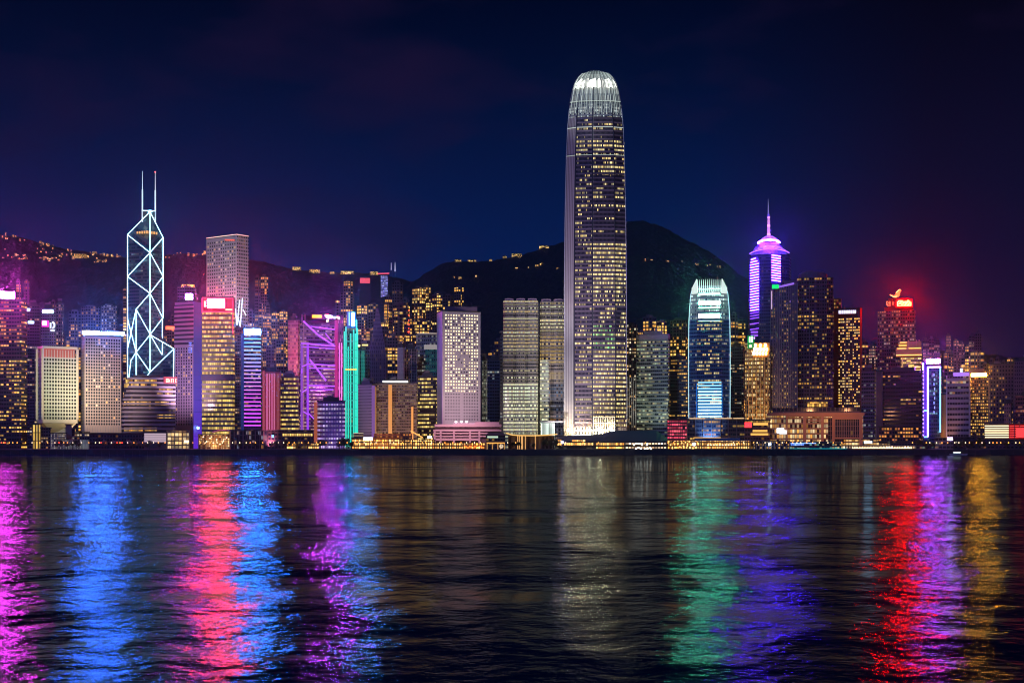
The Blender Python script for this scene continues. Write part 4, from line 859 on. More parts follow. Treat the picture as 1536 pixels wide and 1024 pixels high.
MB().prism(dr, z(416), z(409)).loft([(dr, z(409)), ([(a*.75+.25*f.u(1219), b) for a, b in dr], z(405.5))]).build('drum_roof', paint((.3, .13, .17)), f.o)
MB().box(f.u(1211), f.u(1241), -1.6, -1, z(611), z(603)).build('lit_floor', facade((.2, .1, .04), (.1, .05, .02), 2.6, 4, .85, .8, 2, AMB, GOLD, 1.4, 0, 3), f.o)
f = office('brown hotel tower with a grid of small gold windows and a white sign on top', 1250, 1290, 1293, 12, 463, 1665, paint((.12, .065, .06), .7), plant=False)
P = f.P; r_ = random.Random(8)
wins(f, lerp2(P[0], P[1], .18), P[1], 11, 32, f.z(611), f.z(476), 1.2, 1.6, lambda c, r: (1 if r_.random() < .5 else 2) if r_.random() < .52 else 0, [paint((.02, .02, .03), .2), em((1, .5, .08), 1.9), em((1, .68, .25), 1.2)])
fins(f, lerp2(P[0], P[1], .18), P[1], 7, .5, .5, 0, f.z(474), paint((.16, .09, .08)))
sign(f, 1258, 1284, 465.5, 470.5, em((.75, .7, 1), 1.8), label='white lettered sign panel'); mb = MB()
for i in range(9): mb.box(f.u(1259.4+i*2.7), f.u(1259.4+i*2.7)+.5, -2.35, -2.2, f.z(470.4), f.z(465.6))
mb.build('lettering', DARKM, f.o)
MB().box(f.u(1250), f.u(1262), 2, 20, f.H, f.z(447)).build('plant_room', facade((.12, .07, .06), GL, 3, 4, .5, .5, .5, AMB, GOLD, 1, 0, 3), f.o)

# terracotta mall block
f = Fr('mall_building', 'long terracotta-lit waterfront block with tall glazed bays and a big dark gridded window at right', 'building', 1220, 1555); z = f.z; tc_ = paint((.40, .17, .10), .6)
MB().box(f.u(1148), f.u(1294), 0, 40, 0, z(623)).build('wall', f_mall, f.o)
MB().box(f.u(1242), f.u(1292), -.6, 0, 6, z(628)).build('dark_window', f_mallx, f.o)
MB().box(f.u(1150), f.u(1296), -3, 42, z(623), z(619)).build('roof_slab', tc_, f.o)
MB().box(f.u(1158), f.u(1290), 6, 36, z(619), z(611)).build('roof_storey', facade((.09, .05, .07), (.02, .02, .04), 4.5, 5.8, .8, .7, .06, AMB, PUR, .5, .2, 5), f.o)
for x_, w in ((1180, 2.5), (1207, 5), (1233.5, 4), (1250, 4), (1291, 5)): MB().box(f.u(x_-w/2), f.u(x_+w/2), -2.6, 0, 0, z(623)).build('column', tc_, f.o)
for x0, x1, y0, y1 in ((1252, 1290, 622, 629), (1252, 1290, 655.5, 658), (1180, 1250, 622, 625), (1212, 1233, 630, 632)): MB().box(f.u(x0), f.u(x1), -2.2, -.6, z(y1), z(y0)).build('beam', tc_, f.o)
for i in range(14): MB().box(f.u(1253+i*2.7), f.u(1253+i*2.7)+.25, -1.1, -.6, z(655.5), z(629)).build('mullion', paint((.35, .25, .25)), f.o)
flood(f, f.u(1215), -50, 42, f.u(1215), 0, z(640), 42000, (1, .45, .18), 120); flood(f, f.u(1272), -45, 42, f.u(1272), 0, z(640), 32000, (1, .42, .18), 110)
MB().box(f.u(1165), f.u(1176), -4.5, -3.5, z(649), z(642)).build('sign', em((.9, .95, 1), 3), f.o, label='glaring white screen'); MB().box(f.u(1169), f.u(1180), -4.2, -3.4, z(650.5), z(645)).build('sign', em((.9, .95, 1), 2), f.o)

f = office('dim slatted slate office block between the terracotta block and the plum-coloured slab', 1292, 1312, 1314, 10, 557, 1640, facade((.10, .085, .13), (.02, .02, .04), 2.6, 4.2, .85, .5, .12, (.7, .8, 1), WHT, .5, .5, 6))
f = office('plum-coloured windowless vertical slab with two pale edges, right of the dim slatted block', 1314, 1322, 1324, 15, 557, 1600, paint((.17, .09, .11), .7), plant=False)
for x_ in (1314.3, 1323): MB().box(f.u(x_)-.3, f.u(x_)+.3, -.5, 0, 0, f.H).build('edge_trim', paint((.36, .26, .34)), f.o)
f = office('wide near-black office block with few gold windows, below the red-signed tower', 1324, 1384, 1386, 10, 557, 1590, facade((.025, .02, .035), (.012, .01, .02), 2.8, 4.4, .9, .4, .10, AMB, GOLD, .8, .75, 7, 4.), name='office_block', cat='office block')
f = Fr('low_rise', 'low dark building with scattered orange shop lights at the foot of the near-black office block', 'building', 1355, 1550)
MB().box(f.u(1318), f.u(1383), 0, 20, 0, f.z(640)).build('wall', facade((.05, .03, .03), GL, 2.8, 4.0, .7, .55, .5, AMB, (1, .3, .08), 1.1, .3, 3, 3.5), f.o); MB().box(f.u(1317), f.u(1384), -1, 21, f.z(640), f.z(638.8)).build('roof', DK, f.o)

# red signed tower
f = Fr('dark_tower', 'dark stepped skyscraper with glowing red rooftop letters and an orange winged emblem', 'tower', 1346, 1800); z = f.z
m = facade((.06, .03, .05), (.015, .012, .025), 2.8, 4.5, .6, .48, .34, AMB, WHT, .9, .3, 4, 4.)
MB().prism([(f.u(1313), 6), (f.u(1336), 0), (f.u(1376), 0), (f.u(1381), 8), (f.u(1381), 40), (f.u(1313), 40)], 0, z(520)).build('lower_wall', m, f.o)
MB().prism([(f.u(1316), 7), (f.u(1337), 1), (f.u(1373), 1), (f.u(1373), 36), (f.u(1316), 36)], z(520), z(466)).build('upper_wall', m, f.o)
MB().prism([(f.u(1326), 8), (f.u(1370), 4), (f.u(1370), 30), (f.u(1326), 30)], z(466), z(459.5), bottom=True).build('roof_storey', paint((.25, .03, .03)), f.o)
MB().prism([(f.u(1332), 10), (f.u(1364), 8), (f.u(1362), 26), (f.u(1334), 26)], z(459.5), z(446), bottom=True).build('roof_drum', paint((.3, .02, .02)), f.o)
MB().fbox(f.u(1344.5), f.u(1368), 0, 1.5, z(460), z(449.5)).build('sign_board', [em((1, .0, .0), 85, True), DARKM], f.o)  # red panel added behind the letters, standing in for their glow
mb = MB()
pat = ['0111100001100', '1101111111110', '1011011111011', '1111110110111', '1000101101101', '1111111111111']
for r, row in enumerate(pat):
    for c, ch in enumerate(row):
        if ch == '1': mb.box(f.u(1345.8+c*1.65), f.u(1345.8+c*1.65+1.25), -.8, -.2, z(450.6+r*1.5+1.1), z(450.6+r*1.5))
mb.build('lettering', em((1, .55, .15), 7), f.o, label='yellow-hot red letters')
mb = MB()
for r, row in enumerate(['1101', '1011', '1101', '0111']):
    for c, ch in enumerate(row):
        if ch == '1': mb.box(f.u(1329.2+c*1.7), f.u(1329.2+c*1.7+1.2), 0, .6, z(451.5+r*1.9+1.2), z(451.5+r*1.9))
mb.box(f.u(1339), f.u(1340), 0, .6, z(457), z(452.5)); mb.build('lettering', em((1, .16, .06), 3.2, True), f.o)
pts = [(1334, 440.6), (1336, 440), (1340, 442), (1343, 440.5), (1344, 437.5), (1347, 434.5), (1349, 432.6), (1351.5, 433.4), (1352, 435.5), (1350, 438), (1350, 441.5), (1347.5, 444.2), (1344, 445.2), (1340.5, 445), (1337.5, 442.8)]
mb = MB(); pv = [(f.u(a), f.z(b)) for a, b in pts]
mb.face([(a, 8, b) for a, b in reversed(pv)]); mb.face([(a, 9.5, b) for a, b in pv])
for (a, b), (c, d) in zip(pv, pv[1:]+pv[:1]): mb.face([(a, 8, b), (a, 9.5, b), (c, 9.5, d), (c, 8, d)])
mb.build('emblem', em((1, .22, .05), 1.6), f.o, label='orange glowing winged emblem')
for L_ in ([(1335, 441), (1340, 444), (1346, 443.5)], [(1344, 438), (1348, 434), (1351, 433.5)]):
    mb = MB()
    for a, b in zip(L_, L_[1:]): mb.tube((f.u(a[0]), 7.6, z(a[1])), (f.u(b[0]), 7.6, z(b[1])), .45, 4)
    mb.build('emblem_highlight', em((1, .6, .25), 3), f.o)
MB().tube((f.u(1343), 12, z(447)), (f.u(1343), 12, z(442)), .4).build('emblem_post', DK, f.o)

f = Fr('stepped_block', 'salmon stepped block with bright gold light bands, in front of the red-signed tower', 'building', 1363, 1700); z = f.z
MB().box(f.u(1351), f.u(1382), 0, 24, 0, z(533)).build('lower_wall', f_gband2, f.o); MB().box(f.u(1344), f.u(1382.5), -3, 24, z(534), z(521)).build('wall', paint((.40, .18, .16)), f.o); MB().box(f.u(1349), f.u(1382), -1, 22, z(521), z(512)).build('upper_wall', paint((.42, .2, .16)), f.o)
for x0, x1, y in ((1344, 1382.5, 532.5), (1346, 1359.5, 522.5), (1363, 1381.5, 522.3), (1348, 1360, 518), (1350, 1360, 513.5), (1360, 1366, 541), (1361, 1371, 548), (1361, 1381, 555), (1370, 1380, 551)): MB().box(f.u(x0), f.u(x1), -4, -3, z(y+.8), z(y-.6)).build('light_band', em((1, .5, .1), 2.0), f.o)
for x_ in (1362, 1374, 1378): MB().box(f.u(x_), f.u(x_+1.4), -1.8, -1, z(521), z(510)).build('pier', paint((.5, .25, .2)), f.o)
MB().box(f.u(1352.6), f.u(1354.6), -1, 0, z(556), z(536)).build('lit_fin', em((1, .5, .2), .5), f.o)
flood(f, f.u(1363), -40, z(545), f.u(1363), 0, z(520), 22000, (1, .45, .3), 80)

# tower outlined in blue-violet neon
f = Fr('outlined_tower', 'slim dark glass tower outlined in violet and blue neon, a hot pink-white sign on top', 'tower', 1398, 1600); z = f.z
MB().box(f.u(1391), f.u(1411), 0, 24, 0, z(548)).build('wall', facade((.02, .03, .10), (.01, .02, .05), 2.2, 4.2, .85, .5, .22, (.2, .5, .8), (.4, .8, .6), .6, .6, 5, 3.), f.o)
MB().box(f.u(1384.5), f.u(1391), 1, 22, 0, z(542)).build('side_wall', paint((.05, .02, .16)), f.o); MB().box(f.u(1389), f.u(1411), 4, 18, z(548), z(538)).build('top_box', paint((.2, .03, .2)), f.o)
nv = em((.34, .16, 1), 6, True); nb = em((.12, .35, 1), 4, True)
for L_, m_ in (((1384.6, 544, 1384.6, 653), nv), ((1391.6, 550.5, 1391.6, 655), nv), ((1391, 550.5, 1410.5, 550.5), nv), ((1410.3, 550, 1410.3, 648), nb), ((1384.6, 655, 1391.6, 655), nb), ((1384.6, 615.5, 1391, 615.5), nb)): tubes(f, [L_], .75, m_, 'neon_tube')
for i in range(9): tubes(f, [(1401+(i % 2), 560+i*7, 1401+(i % 2), 564+i*7)], .5, em((.3, .4, 1), 1.6), 'neon_tube')
sign(f, 1389.5, 1410, 538.3, 545, em((.6, .08, 1), 40, True), label='white-hot pink sign panel')
f = office('thin orange-lit slab building between the neon outlined tower and the pink banded block', 1411.5, 1419, 1420, 10, 592, 1610, paint((.5, .24, .12), .7), plant=False)
fins(f, f.P[0], f.P[1], 5, .4, .5, 0, f.H, paint((.6, .35, .2))); flood(f, f.u(1416), -30, 2, f.u(1416), 0, f.z(630), 26000, (1, .55, .2), 70)
f = office('pink banded office block with dark ribbon windows and a violet light along its roof', 1420, 1454.5, 1455.5, 10, 564, 1600, f_pinkb, plant=False)
floor_bands(f, f.P, 10, f.H-2, 6., 3.0, paint((.46, .29, .32), .6))
for x_ in (1420, 1454.5): MB().box(f.u(x_)-.7, f.u(x_)+.7, -1, 0, 0, f.H+.6).build('edge_column', paint((.6, .42, .44)), f.o)
MB().box(f.u(1430), f.u(1454), -1, 8, f.H, f.z(558.5)).build('roof_light', em((.42, .2, .95), .9), f.o); MB().box(f.u(1440), f.u(1444), 6, 12, f.H, f.z(552)).build('roof_sign', em((.6, .7, 1), 1.6), f.o)
flood(f, f.u(1438), -60, 3, f.u(1438), 0, f.z(610), 110000, (1, .6, .6), 80)
f = office('dark office block full of gold windows beneath a glowing amber roof sign', 1455.5, 1483, 1485, 12, 566, 1605, facade((.07, .04, .035), GL, 2.2, 3.7, .7, .5, .6, AMB, GOLD, 1.0, .25, 4, 2.6), plant=False)
sign(f, 1457, 1480, 560, 564.5, em((1, .36, .02), 34, True), label='glowing amber sign panel'); MB().box(f.u(1454), f.u(1476), 4, 16, f.H, f.z(553)).build('plant_room', paint((.4, .2, .06)), f.o); MB().box(f.u(1482.8), f.u(1484.2), -1, 0, 0, f.H).build('edge_column', paint((.4, .25, .22)), f.o)
f = Fr('banded_block', 'low block striped with warm white light bands, right half washed red, at far right', 'building', 1505, 1560); z = f.z
MB().box(f.u(1477), f.u(1513), 0, 20, 0, z(636)).build('wall', paint((.1, .06, .05)), f.o); MB().box(f.u(1513), f.u(1575), 1, 21, 0, z(635)).build('red_lit_wall', paint((.5, .06, .05)), f.o)  # red light on the right half is put into its wall paint
for i in range(6): MB().box(f.u(1477), f.u(1513), -1, 0, z(639.3+i*3.4), z(637.6+i*3.4)).build('light_band', em((1, .78, .45), 1.7, True), f.o)
for i in range(6): MB().box(f.u(1513), f.u(1575), -.2, 1, z(639.3+i*3.4), z(637.8+i*3.4)).build('red_light_band', em((1, .06, .05), .9, True), f.o)
MB().box(f.u(1476), f.u(1577), -2, 22, z(635.6), z(634.4)).build('roof', paint((.3, .2, .16)), f.o)
for i in range(6): MB().box(f.u(1513+i*8), f.u(1514+i*8), -.8, 1, 0, z(635.6)).build('column', paint((.5, .1, .1)), f.o)
sign(f, 1524, 1552, 642, 656, em((1, .03, .03), 2.2, True), label='hot red screen cut by the picture edge')
flood(f, f.u(1545), -40, 2, f.u(1545), 0, z(645), 40000, (1, .06, .05), 110)
office('reddish dusk-coloured tower with lit rows cut by the right picture edge', 1523, 1570, 1571, 10, 593, 1640, facade((.2, .05, .08), (.03, .01, .03), 2.6, 4.6, .8, .5, .4, (1, .2, .1), (1, .4, .3), .6, .5, 5, 3.))
office('tall plain violet-brown tower rising at the right picture edge', 1521, 1560, 1561, 10, 541, 1720, facade((.14, .07, .12), (.06, .03, .07), 2.6, 4.6, .5, .5, .12, (1, .3, .1), AMB, .5, .2, 4, 3.))
office('small salmon block with a lit corner, low among the hillside flats at the right', 1506, 1516, 1518, 20, 605, 1700, facade((.4, .2, .18), (.08, .04, .05), 2.6, 4.6, .5, .5, .3, AMB, WHT, .6, .3, 3), name='office_block', cat='office block')
office('broad dark hillside-coloured apartment block with sparse amber dots, right of the gold-windowed block', 1485, 1521, 1523, 10, 546, 1800, facade((.09, .05, .08), (.03, .02, .04), 3.6, 4.8, .5, .5, .3, AMB, GOLD, 1.5, .1, 3, 4.), plant=False, name='apartment_block', cat='apartment block')
# ================================================================ residential towers up the slope
D = 'amber-windowed residential tower, '
for x0, x1, t, Y, lb in ((382, 390, 411, 2250, 'dim '+D+'left half of the tall pair right of the pale square skyscraper'), (391, 402, 410, 2200, 'tall bright '+D+'one close window column, right of the pale square skyscraper'),
    (372, 381, 462, 2120, 'narrow '+D+'touching the right edge of the pale square skyscraper'), (394, 406, 470, 2050, D+'above the LED striped tower, left of two lower ones'), (407, 418, 466, 2080, D+'middle of three above the pink fluted tower'), (419, 431, 464, 2110, D+'left neighbour of the tall pink-lit tower'),
    (399, 412, 517, 1850, 'low '+D+'directly above the pink fluted tower'), (414, 429, 505, 1870, 'low '+D+'directly above the squat gold-rowed tower'),
    (503, 509, 447, 2250, 'tiny '+D+'left of the tall banded one behind the teal tower'), (511, 530, 436, 2150, 'tall grey '+D+'in horizontal rows, right behind the teal tower'), (515, 529, 419, 2350, 'short dark block with two rows of lights, higher up behind the teal tower'),
    (535, 551, 455, 2050, D+'right of the teal tower, left of its equal neighbour'), (552, 567, 453, 2080, D+'rising directly behind the point of the tapering violet tower'), (577, 588, 441, 2100, 'very narrow bright '+D+'in two columns, right of the tapering violet tower'),
    (588, 604, 420, 2330, 'high dim '+D+'under the two white masts'), (589, 602, 452, 2040, D+'below the high dim one under the two white masts'), (603, 613, 444, 2150, 'slim dark '+D+'left of the broad bright cluster'), (618, 639, 428, 2170, 'broad reddish-grey '+D+'left one in the broad bright cluster'),
    (632, 646, 426, 2200, 'bright '+D+'middle one in the broad cluster, gold column down its side'), (648, 664, 437, 2160, D+'right one in the broad bright cluster, left of the white punched tower'), (664, 680, 440, 2230, D+'left one of the stepped pair directly above the white punched tower'), (681, 696, 428, 2260, 'taller right one of the stepped amber-lit pair directly above the white punched tower'),
    (606, 622, 475, 1960, 'dark '+D+'above the lattice-fronted block'), (625, 645, 478, 1930, 'dark '+D+'above the slatted pale block'), (570, 582, 480, 1940, 'low '+D+'just right of the tapering violet tower'), (581, 596, 500, 1880, 'lowest dim '+D+'left of the thin pinkish slab'),
    (722, 733, 532, 1800, 'short '+D+'right of the white punched tower'), (741, 753, 506, 1850, 'stepped dusky tower with few lights left of the banded twin towers')):
    m = None
    if x0 in (618, 632, 391, 577, 648): m = facade((.08, .055, .07), GL, 3.4, 4.6, .7, .62, .52, AMB, (1, .7, .2), 2.0, .1, 3, 3.6)
    if x0 in (741, 588, 382): m = f_resd
    res(x0, x1, t, Y, lb[0].lower()+lb[1:] if lb[0].isupper() else lb, m)
mb = None
f = res(608, 618, 500, 1900, 'slim tower with a vertical string of red lamps on its face')
for i, y in enumerate((476, 483, 491, 497, 503, 508)): MB().tube((f.u(613), -3.5, f.z(y)+9), (f.u(613), -5, f.z(y)+9), 1.4 if i in (3, 5) else .9).build('red_lamp', em((1, .06, .02), 3), f.o)
for x0, x1, t, Y, lb in ((1292, 1301, 521, 1850, 'small pale-windowed residential tower right of the brown hotel tower'), (1303, 1313, 514, 1880, 'slim pale-windowed residential tower left of the red-signed tower'), (1384, 1393, 505, 1950, 'leftmost slim tower of three right of the red-signed tower'), (1393, 1401, 503, 1970, 'middle slim tower of three right of the red-signed tower'), (1401, 1409, 507, 1990, 'rightmost slim tower of three right of the red-signed tower, behind the pink sign'),
    (1419, 1426, 498, 2050, 'very thin dim residential tower between the pink sign and the violet roof light'), (1430, 1438, 507, 1950, 'dusky residential tower behind the violet roof light, left one of two'), (1438, 1446, 510, 1960, 'dusky residential tower behind the violet roof light, right one of two'), (1453, 1461, 500, 1980, 'tall slim residential tower above the amber roof sign, left of its taller twin'), (1461, 1472, 497, 2000, 'tallest slim residential tower above the amber roof sign')):
    res(x0, x1, t, Y, lb, facade((.10, .055, .09), (.03, .015, .03), 2.6, 4.0, .5, .5, .5, (1, .4, .2), (1, .7, .5), 1.3, .05, 2, 3.))
rr = random.Random(77)
mr = facade((.06, .04, .05), (.02, .015, .03), 3.4, 4.4, .6, .55, .42, AMB, GOLD, 1.9, .1, 3, 4.)
k = 0
for x0 in range(1474, 1600, 9):
    t = 536+rr.uniform(-3, 7)+max(0, (x0-1500)*.05); k += 1
    f = res(x0, x0+8.5, t, 1900+rr.uniform(0, 90), None, mr); tag(f.o, 'one of the row of low amber-lit hillside flats above the right end of the shore', None, 'amber-lit hillside flats at the right')
for (xa, xb, ta, tb, ya, yb, n_, lb) in ((384, 432, 448, 500, 1980, 2200, 7, 'one of the amber-windowed flats packed on the slope above the pink towers'), (533, 655, 446, 508, 1900, 2200, 26, 'one of the amber-windowed flats packed between the teal tower and the white punched tower'),
    (944, 1032, 486, 512, 1850, 2000, 7, 'one of the amber-windowed flats packed behind the green-white banded tower'), (1290, 1316, 508, 536, 1820, 1990, 4, 'one of the dusky flats packed left of the red-signed tower'), (1384, 1478, 512, 538, 1850, 2050, 10, 'one of the dusky flats packed behind the pink and amber signs'),
    (38, 120, 470, 505, 1850, 2050, 7, 'one of the dim flats packed behind the cream framed block'), (720, 756, 520, 552, 1800, 1900, 3, 'one of the dim flats packed in the gap left of the banded twins')):
    for i in range(n_):
        w = rr.uniform(6, 11); x0 = xa+(xb-xa-w)*(i+rr.uniform(.2, .8))/n_
        res(x0, x0+w, rr.uniform(ta, tb), rr.uniform(ya, yb), lb, None, 0, lb[7:])
for x0, t, Y in ((957, 493, 1980), (1030, 500, 1900), (1086, 492, 1930)):
    res(x0, x0+9, t, Y, {957: 'faint tower just left behind the green-white banded tower top', 1030: 'thin amber-windowed tower squeezed left of the spiky-crowned glass tower', 1086: 'thin amber-windowed tower squeezed right of the spiky-crowned glass tower'}[x0])

# ---------------------------------------------------------------- lit houses on the hills
hm = {}
def house(px, py, w, h, label, grp, cA=AMB, s=2.2, fn=ground, y0=2000., y1=2990.):
    p = hill_hit(px, py+.5, fn, y0, y1)
    if not p: p = ((px-768)/F*y1, y1-6, fn((px-768)/F*y1, y1-6))
    x, y, z0 = p; k_ = y/F; key = (round(w*2), round(h*2), cA, s)
    if key not in hm:
        W_, H_ = w*k_/2, h*k_
        hm[key] = MB().prism([(-W_, 0), (W_, 0), (W_, 7), (-W_, 7)], -6, H_, 0, 1).loft([([(-W_-.5, -.6), (W_+.5, -.6), (W_+.5, 7.6), (-W_-.5, 7.6)], H_), ([(-W_*.5, 3), (W_*.5, 3), (W_*.5, 4), (-W_*.5, 4)], H_+1.6)], 1, 1).mesh(
            [facade((.2, .13, .08), (.1, .06, .03), 2.2, 2.6, .7, .6, .85, cA, (1, .65, .25), s, 0, 2, 1.), DK])
    o = place('hillside_house', hm[key], None, (x, y-1, z0), math.atan2(-x, y)); tag(o, label, 'house', grp); return o
FG = dict(fn=far_ground, y0=3000., y1=3740.)
rr = random.Random(4)
def cluster(pts, label, w=2.6, h=2.0, **kw):
    for px, py in pts: house(px, py, w+rr.choice((0, 0, 1, 1.5)), h+rr.choice((0, .5)), label, label.split(',')[0], **kw)
def scat(n_, x0, x1, y0, y1): return [(x0+(x1-x0)*rr.random(), y0+(y1-y0)*rr.random()) for _ in range(n_)]
cluster([(4, 356), (9, 352), (10, 359), (8, 374), (12, 384), (5, 388), (20, 354), (24, 356), (30, 360), (37, 361)], 'tiny amber-lit house high on the ridge at the far left edge', 2., 1.5, **FG)
cluster(scat(11, 8, 42, 383, 390), 'amber-lit house in the string under the left ridge at the far left', 2., 1.5, **FG)
cluster(scat(15, 52, 82, 363, 381), 'orange-lit house in the loose cluster on the left ridge, left of the bright long villa', 1.8, 1.4, **FG)
cluster(scat(12, 60, 88, 386, 394), 'orange-lit house in the lower row under the left ridge, left of the bright long villa', 1.8, 1.4, **FG)
cluster(scat(9, 90, 108, 374, 386), 'amber-lit house close beside the bright long villa on the left hill', 2., 1.5, **FG)
tag(house(120.5, 388, 18, 6.5, 'bright long orange-lit villa, the brightest spot on the left hill', None, s=2., **FG), 'bright long orange-lit villa, the brightest spot on the left hill', 'villa', None)
cluster([(128, 386), (132, 387), (110, 387)], 'small orange-lit annexe beside the long villa', 3, 2.4, **FG)
cluster(scat(24, 136, 188, 373, 384), 'orange-lit house in the wide scatter on the left ridge, left of the twin-masted tower', 1.9, 1.5, **FG)
cluster(scat(12, 136, 160, 388, 396), 'orange-lit house in the middle row left of the twin-masted tower', 1.9, 1.5, **FG)
cluster(scat(36, 143, 181, 401, 420), 'orange-lit house in the dense patch on the slope left of the twin-masted tower', 2., 1.6)
cluster(scat(14, 166, 190, 430, 445), 'orange-lit house in the lowest patch just left of the twin-masted tower', 2.4, 1.6)
cluster([(249, 388), (254, 387), (262, 379), (266, 380), (271, 380), (283, 381), (291, 382), (296, 380), (304, 381), (307, 378), (306, 412)], 'tiny orange-lit house on the ridge between the twin-masted tower and the pale square skyscraper', 2., 1.5, **FG)
cluster(scat(7, 255, 262, 405, 424), 'orange-lit house stacked right of the twin-masted tower', 2., 1.6)
for px, py, w in ((445, 403.5, 13), (472, 407, 16), (498, 411, 7), (521, 410.5, 20), (561, 411, 12)):
    lb = {445: 'gold-lit villa on the central ridge, leftmost of the five in a row', 472: 'gold-lit villa on the central ridge, second of the five in a row', 498: 'smallest gold-lit villa in the middle of the five in a row', 521: 'longest gold-lit villa on the central ridge, fourth in the row', 561: 'gold-lit villa beside the red-roofed violet block on the ridge'}[px]
    o = house(px, py, w, 3.2, lb, None, s=2.2, cA=GOLD, **FG); o['category'] = 'villa'; o.name = 'hillside_villa'
cluster([(423, 398), (440, 435), (478, 438), (493, 434), (474, 445), (455, 440)], 'faint lone amber-lit house on the dark middle slope above the pink-lit tower', 1.8, 1.4)
for px, w, py in ((667, 9, 391.5), (687, 10, 393), (708, 13, 392.5), (736, 4, 392), (750, 12, 386), (757, 6, 387.5), (775, 15, 383), (779, 8, 386), (815, 12, 371.5), (821, 5, 372)):
    lb = {667: 'first', 687: 'second', 708: 'third and brightest', 736: 'tiny fourth', 750: 'fifth', 757: 'small sixth', 775: 'long seventh', 779: 'eighth, just under the long one', 815: 'highest', 821: 'small'}[px]
    o = house(px, py, w, 2.6, 'gold-lit villa on the dark central peak, '+lb+(' from the left' if px < 760 and px != 821 else ' of the row'), None, s=2.0, cA=GOLD); o['category'] = 'villa'; o.name = 'hillside_villa'
cluster([(805, 399.5), (811, 397.5), (812, 396), (793, 402), (775, 402.5), (836, 403), (714, 415), (681, 417.5), (690, 418)], 'tiny amber-lit house dotted low on the dark peak left of the tallest skyscraper', 2., 1.5)
cluster([(968, 390), (977, 391), (999, 393), (1002, 392.5), (1023, 394), (1044, 397), (1047, 397.5), (1061, 399.5), (1065, 399.5), (1076, 401), (1080, 401.5)], 'tiny red-amber house in the level string across the peak right of the tallest skyscraper', 2., 1.4, cA=(1, .25, .05))
cluster([(961, 328), (967, 329)], 'faint reddish house on the very summit', 1.6, 1.2, cA=(1, .15, .1), s=.8)
# landmarks on the slope under the masts
f = Fr('screen_building', 'dark hillside block carrying a glowing coral-red screen', 'building', 547, 3500, base=far_ground((547-768)/F*3500, 3500)-12)
MB().box(f.u(539), f.u(556), 0, 12, -20, f.z(416.5)).build('wall', DK, f.o); sign(f, 540, 555, 417, 425, em((1, .12, .16), .8), name='screen', label='coral-red glowing screen')
f = Fr('violet_block', 'small violet-lit block with a thin red roof line on the central slope', 'building', 577, 3560, base=far_ground((577-768)/F*3560, 3560)-12)
MB().box(f.u(571), f.u(582), 0, 10, -20, f.z(413)).build('wall', facade((.1, .08, .3), (.05, .04, .2), 3, 4, .8, .6, 1, (.2, .22, 1), (.6, .6, 1), .9, .1, 3, 2.), f.o)
tubes(f, [(566, 410.5, 584, 410)], .8, em((1, .1, .15), 2.2)); MB().box(f.u(570), f.u(583), 0, 9, f.z(413), f.z(411)).build('roof', DK, f.o)
for x, a, b, lb in ((586.8, 394, 405, 'pale floodlit hilltop mast, left one of two'), (592.6, 393, 407, 'pale floodlit hilltop mast, right and thicker one of two')):
    f = Fr('hilltop_mast', lb, 'mast', x, 3640, base=far_ground((x-768)/F*3640, 3640)-8)
    MB().tube((0, 0, -20), (0, 0, f.z(b)), .5, 5).build('pole', DK, f.o)
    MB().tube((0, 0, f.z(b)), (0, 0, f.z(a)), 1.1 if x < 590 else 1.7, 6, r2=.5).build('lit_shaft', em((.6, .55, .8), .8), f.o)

# ================================================================ waterfront
def low(name, label, x0, x1, top, m, Y=1540, cat='building', roof=None, cols=0, colm=None, awn=None, dep=22, hip=0, bot=None):
    f = Fr(name, label, cat, (x0+x1)/2, Y); z = f.z; a, b = f.u(x0), f.u(x1); H = z(top)
    MB().prism([(a, 0), (b, 0), (b, dep), (a, dep)], 0 if bot is None else z(bot), H, 0, 0).build('wall', m, f.o)
    r = roof or DK
    if hip: MB().loft([([(a-2, -2), (b+2, -2), (b+2, dep+2), (a-2, dep+2)], H), ([(a+hip*.8, dep*.4), (b-hip*.8, dep*.4), (b-hip*.8, dep*.6), (a+hip*.8, dep*.6)], H+hip)]).build('roof', r, f.o)
    else: MB().prism([(a-1, -1.5), (b+1, -1.5), (b+1, dep+1), (a-1, dep+1)], H, H+.9, bottom=True).build('roof', r, f.o)
    for i in range(cols):
        x = a+(b-a)*i/(cols-1); MB().box(x-.45, x+.45, -1.3, -.4, 0, H).build('column', colm or CONC, f.o)
    return f
OR = (1, .30, .05)
f_pier = facade((.2, .1, .04), (.25, .1, .03), 2.3, 3.7, .78, .6, 1.6, (1, .36, .05), (1, .62, .2), 2.5, .1, 3, 2.4, pw=.3)
f_pierw = facade((.2, .12, .06), (.25, .12, .04), 3.1, 4.2, .7, .5, 1.5, (1, .6, .3), (1, .9, .7), 2.4, .1, 3, 2., pw=.3)
f_dim = facade((.10, .08, .08), GL, 2.6, 3.4, .7, .5, .45, AMB, WHT, 1.1, .3, 4, 3.)
low('low_rise', 'narrow gold-lit shaft block between the left-edge tower and the inverted pyramid', 49, 61, 637, facade((.4, .25, .05), (.4, .25, .05), 3, 9, .7, .9, 1.6, (1, .6, .1), (1, .7, .2), .8, 0, 2, 1.), 1545, cols=4, colm=paint((.5, .35, .1)))
low('low_rise', 'dim slatted low building left of the inverted pyramid', 61, 76, 642, f_dim, 1548)
f = low('glass_pavilion', 'grey-white cluttered glass pavilion under the inverted pyramid', 76, 99, 650, facade((.3, .3, .33), (.1, .1, .13), 1.6, 2.6, .6, .6, .8, (.9, .85, .9), (1, .7, .3), .7, 0, 2, 2.), 1535, cols=6)
low('low_rise', 'plain pinkish stair block right of the inverted pyramid', 98.5, 107.5, 637, paint((.42, .27, .24), .7), 1542)
